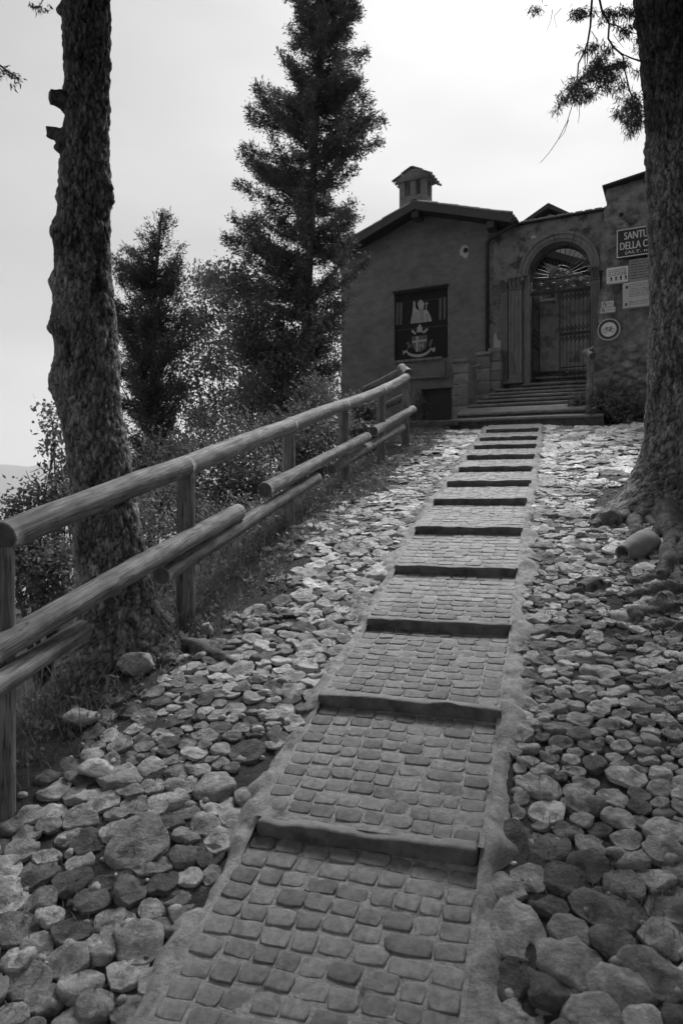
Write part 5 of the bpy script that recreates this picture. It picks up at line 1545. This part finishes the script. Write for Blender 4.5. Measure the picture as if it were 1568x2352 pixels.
leafy('broadleaf_tree', 'thin leafy tree against the corner of the house', 'tree', (-.1, 18.6, -1.0),
      [(760, 700, 18.4, 28, 60, 22), (750, 800, 18.4, 34, 60, 26), (745, 880, 18.2, 40, 60, 34), (765, 640, 18.6, 16, 20, 6)], 123, leaf=(.09, .05), per=22, sig=.13)
leafy('bush', 'sprawling dark bush below the rail, beside the second fence post', 'bush', (-1.75, 8.6, -1.3),
      [(440, 1090, 8.6, 60, 60, 34), (520, 1080, 8.6, 60, 60, 34), (590, 1060, 8.8, 60, 60, 34), (480, 1160, 8.4, 70, 50, 34), (580, 1130, 8.4, 60, 50, 30), (400, 1180, 8.0, 60, 60, 34), (380, 1060, 8.8, 50, 60, 24), (520, 1000, 9.4, 90, 50, 30)], 131, leaf=(.05, .028), per=26, sig=.085)
leafy('bush', 'dense dark bush below the rail, between third and fourth post', 'bush', (-.75, 9.8, -.7),
      [(700, 1000, 9.8, 60, 40, 44), (740, 960, 10.2, 50, 40, 40), (690, 1060, 9.4, 50, 50, 44), (750, 1040, 9.6, 40, 50, 40), (640, 1010, 9.8, 40, 50, 30), (720, 920, 10.8, 40, 40, 26)], 132, leaf=(.045, .028), per=28, sig=.075)
leafy('ivy_bush', 'ivy clump on the slope under the house corner, between fence posts', 'ivy', (.65, 11.6, .0),
      [(825, 960, 11.6, 28, 32, 44), (835, 920, 12.4, 18, 18, 14), (815, 1010, 11.0, 26, 26, 30), (845, 1000, 10.8, 20, 24, 16)], 133, leaf=(.06, .045), per=24, sig=.06)
leafy('bush', 'wispy leafy bush left of the big trunk, rising above the rail', 'bush', (-2.75, 6.4, -1.7),
      [(120, 960, 6.6, 18, 20, 5), (130, 1010, 6.6, 20, 26, 7), (140, 1060, 6.5, 18, 30, 8), (120, 1140, 6.4, 40, 36, 22), (50, 1170, 6.3, 30, 30, 16), (150, 1160, 6.2, 20, 40, 14), (90, 1240, 6.2, 60, 40, 34), (60, 1320, 6.0, 60, 60, 44), (130, 1330, 6.0, 50, 60, 44), (40, 1250, 6.2, 40, 50, 26)], 134, leaf=(.042, .024), per=22, sig=.065)
leafy('bush', 'low bush on the slope right of the big trunk, under the rail', 'bush', (-1.9, 6.6, -1.4),
      [(370, 1150, 6.8, 50, 40, 22), (350, 1230, 6.4, 40, 50, 24), (520, 1180, 6.9, 60, 30, 22), (580, 1190, 7.0, 50, 30, 22), (370, 1300, 6.0, 40, 40, 22)], 135, leaf=(.036, .022), per=24, sig=.06)
leafy('creeper', 'dark creeper at the foot of the sign wall, behind the right trunk', 'plant', (4.75, 12.2, 1.5),
      [(1390, 940, 12.4, 34, 14, 36), (1430, 935, 12.2, 34, 22, 50), (1410, 910, 12.5, 30, 12, 24), (1460, 950, 12.0, 26, 20, 34), (1330, 925, 12.9, 18, 6, 12)], 136, leaf=(.06, .04), per=22, sig=.05, stems=False)
leafy('weed_clump', 'small weeds beside the cellar door, behind the last fence post', 'plant', (1.55, 15.5, 1.75), [(960, 940, 15.3, 10, 16, 16), (950, 950, 15.0, 8, 12, 10)], 137, leaf=(.06, .03), per=16, sig=.05, stems=False)
# bare arching stems left of the trunk
st = MB()
for k, pts in enumerate(([(150, 1200), (110, 1130), (70, 1105), (60, 1080)], [(155, 1190), (120, 1100), (95, 1075), (70, 1085)], [(160, 1180), (140, 1110), (110, 1090), (85, 1060)], [(150, 1210), (90, 1120), (60, 1110), (40, 1150)], [(165, 1100), (150, 1072), (120, 1075), (85, 1100)])):
    st.tube([PX(x, y, 6.2 + .05 * k) for x, y in pts], [.006, .005, .0035, .002], 5)
e = empty('dry_stems', PX(150, 1210, 6.2)); tag(e, 'thin bare stems arching out beside the big left trunk', 'plant'); st.build('stems', M_TWIG, e, world=True)

# unseen trees added round and behind the viewpoint to darken what faces it
g = np.random.default_rng(200); P = []; D = []; tb = MB()
for (x, y) in [(-4.2, -2.2), (-1.6, -3.4), (1.6, -3.0), (4.4, -2.6), (-3, -7.5), (.5, -8.2), (3.6, -7.5), (4.6, .2), (6.2, 3.0), (7.6, 6.0)]:
    zb = ground(x, y) - .3; h = g.uniform(11, 15)
    tb.tube([(x, y, zb), (x, y, zb + h)], [.25, .04], 8)
    for _ in range(330):
        t = g.uniform(.46, 1); a = g.uniform(0, 2 * PI); q = (1.12 - t) * 4.2 * g.uniform(.3, 1)
        p = (x + math.cos(a) * q, y + math.sin(a) * q, zb + h * t)
        if p[1] > .0 and in_view(p[0], p[1], p[2], 500): continue
        P.append(p); D.append((math.cos(a), math.sin(a), -.4))
V, F = tufts(np.array(P), np.array(D), 6, .22, .5, .2, 201)
F = [tuple(q) for q in F.tolist()] + [tuple(i + len(V) for i in f) for f in tb.f]
tag(mesh_obj('added_shade_trees', np.concatenate([V, np.array(tb.v)]), F, M_NEEDLE, smooth=False), kind='stuff')

# ------------------------------------------------------------------ boulders, grass and litter
def boulder(label, px, py, w, seed, hgt=.7):
    c = hit(px, py); r = w / 2 / 1600 * c.y
    n, m = 20, 12; V = []
    for j in range(m + 1):
        ph = PI * j / m
        for i in range(n):
            th = 2 * PI * i / n; V.append((math.sin(ph) * math.cos(th), math.sin(ph) * math.sin(th), math.cos(ph)))
    V = np.array(V); rr = random.Random(seed)
    for _ in range(9):
        nrm = np.array([rr.gauss(0, 1), rr.gauss(0, 1), rr.gauss(0, .8) + .2]); nrm /= np.linalg.norm(nrm); dd = rr.uniform(.62, .9)
        ex = np.maximum(V @ nrm - dd, 0); V = V - ex[:, None] * nrm
    V = V * (1 + .22 * fbm(V * 3.5 + seed, 5, seed))[:, None] * np.array([r, r * .8, r * hgt]) + np.array([c.x, c.y + r * .3, c.z + r * hgt * .55])
    I = np.arange((m + 1) * n).reshape(m + 1, n); J = np.roll(I, -1, 1)
    F = np.stack([I[:-1].ravel(), I[1:].ravel(), J[1:].ravel(), J[:-1].ravel()], 1)
    o = mesh_obj('boulder', V, F, M_STONE, attrs={'tone': np.full(len(V), .95)}, loc=(c.x, c.y, c.z)); tag(o, label, 'rock', 'loose rocks beside the fence'); return o
boulder('large pale rock at the foot of the big left trunk', 310, 1545, 88, 3)
boulder('upright small pale rock at the foot of the second fence post', 474, 1455, 36, 5, 1.0)
boulder('low brown rock in the grass at far left, below the rails', 185, 1665, 90, 8, .5)
boulder('white pitted rock lying in the left verge', 215, 1785, 100, 12, .45)

def grass(name, pts, hmin, hmax, wd, lean, seed, m=M_GRASS):
    g = np.random.default_rng(seed); P = np.array(pts); n = len(P)
    h = g.uniform(hmin, hmax, n); a = g.uniform(0, 2 * PI, n); b = g.uniform(0, 2 * PI, n); w = wd * g.uniform(.6, 1.3, n)
    s = np.stack([np.cos(a), np.sin(a), 0 * a], 1) * w[:, None] * .5
    l = np.stack([np.cos(b), np.sin(b), 0 * b], 1) * (h * lean * g.uniform(.2, 1.2, n))[:, None]
    up = np.stack([0 * h, 0 * h, h], 1)
    V = np.stack([P - s, P + s, P + l * .35 + up * .6 + s * .7, P + l * .35 + up * .6 - s * .7, P + l + up * .95], 1).reshape(-1, 3)
    i = np.arange(n)[:, None] * 5
    F = [tuple(q) for q in (i + np.array([0, 1, 2, 3])).tolist()] + [tuple(q) for q in (i + np.array([3, 2, 4])).tolist()]
    o = mesh_obj(name, V, F, m, smooth=False); tag(o, kind='stuff'); return o
g7 = np.random.default_rng(77); pts = []; short = []
while len(pts) < 17000:
    s = g7.uniform(-1.7, 10.5) ; u = g7.uniform(-3.2, -.6)
    if g7.uniform() < grassy(s, u) * (1.0 if u > -2.2 else .7) * (.35 + .65 * (fbm(np.array([[s * 2.5, u * 2.5, 0]]), 2, 4)[0] > -.12)):
        x, y = W(s, u); pts.append((x, y, float(height(s, u)) - .03))
grass('grass', pts, .03, .11, .007, .9, 78)
pts = []
for _ in range(3000):
    s = g7.uniform(-1.5, 10); u = g7.uniform(-3.5, -1.5); x, y = W(s, u); pts.append((x, y, float(height(s, u)) - .03))
grass('tall_grass', pts, .15, .38, .006, .9, 79)
pts = []
for _ in range(24000):
    s = g7.uniform(-1.4, 6); u = g7.choice([-1, 1]) * g7.uniform(.56, 2.2)
    if u < -1.6: continue
    if fbm(np.array([[s * 2.2, u * 2.2, 3]]), 2, 9)[0] > .02:
        x, y = W(s, u); pts.append((x, y, float(height(s, u)) - .025))
grass('joint_grass', pts, .025, .06, .005, .9, 80)
# low broad weeds along the fence
P = []
while len(P) < 1500:
    s = g7.uniform(-1, 10); u = g7.uniform(-2.2, -.8)
    if g7.uniform() < grassy(s, u): x, y = W(s, u); P.append((x, y, float(height(s, u)) + g7.uniform(0, .05)))
V, F = tufts(np.array(P), np.tile(np.array([[0, 0, .5]]), (len(P), 1)), 6, .025, .045, .024, 83, mix=.5)
tag(mesh_obj('weeds', V, F, M_LEAF, smooth=False), kind='stuff')
# twigs and crumbs about the roots on the right
P = []
for _ in range(1600):
    s = g7.uniform(1.6, 5.2); u = g7.uniform(.9, 2.3); x, y = W(s, u); P.append((x, y, float(height(s, u)) + .004))
dirs = g7.normal(size=(len(P), 3)) * np.array([1, 1, .15])
V, F = leaves(np.array(P), dirs, g7.uniform(.02, .07, len(P)), g7.uniform(.005, .016, len(P)), 85)
tag(mesh_obj('litter', V, F, M_GRASS, smooth=False), kind='stuff')

# ------------------------------------------------------------------ the air over the valley
hz = MB(); hz.box(-7800, 7800, -7800, 7800, -404, 480)
M_HAZE = bpy.data.materials.new('haze'); M_HAZE.use_nodes = True
t = M_HAZE.node_tree
for n_ in list(t.nodes):
    if n_.type == 'BSDF_PRINCIPLED': t.nodes.remove(n_)
pv = t.nodes.new('ShaderNodeVolumePrincipled'); pv.inputs['Color'].default_value = (.90, .90, .90, 1); pv.inputs['Density'].default_value = 2.0e-4
t.links.new(pv.outputs[0], [q for q in t.nodes if q.type == 'OUTPUT_MATERIAL'][0].inputs['Volume'])
tag(hz.build('haze', M_HAZE), kind='stuff')
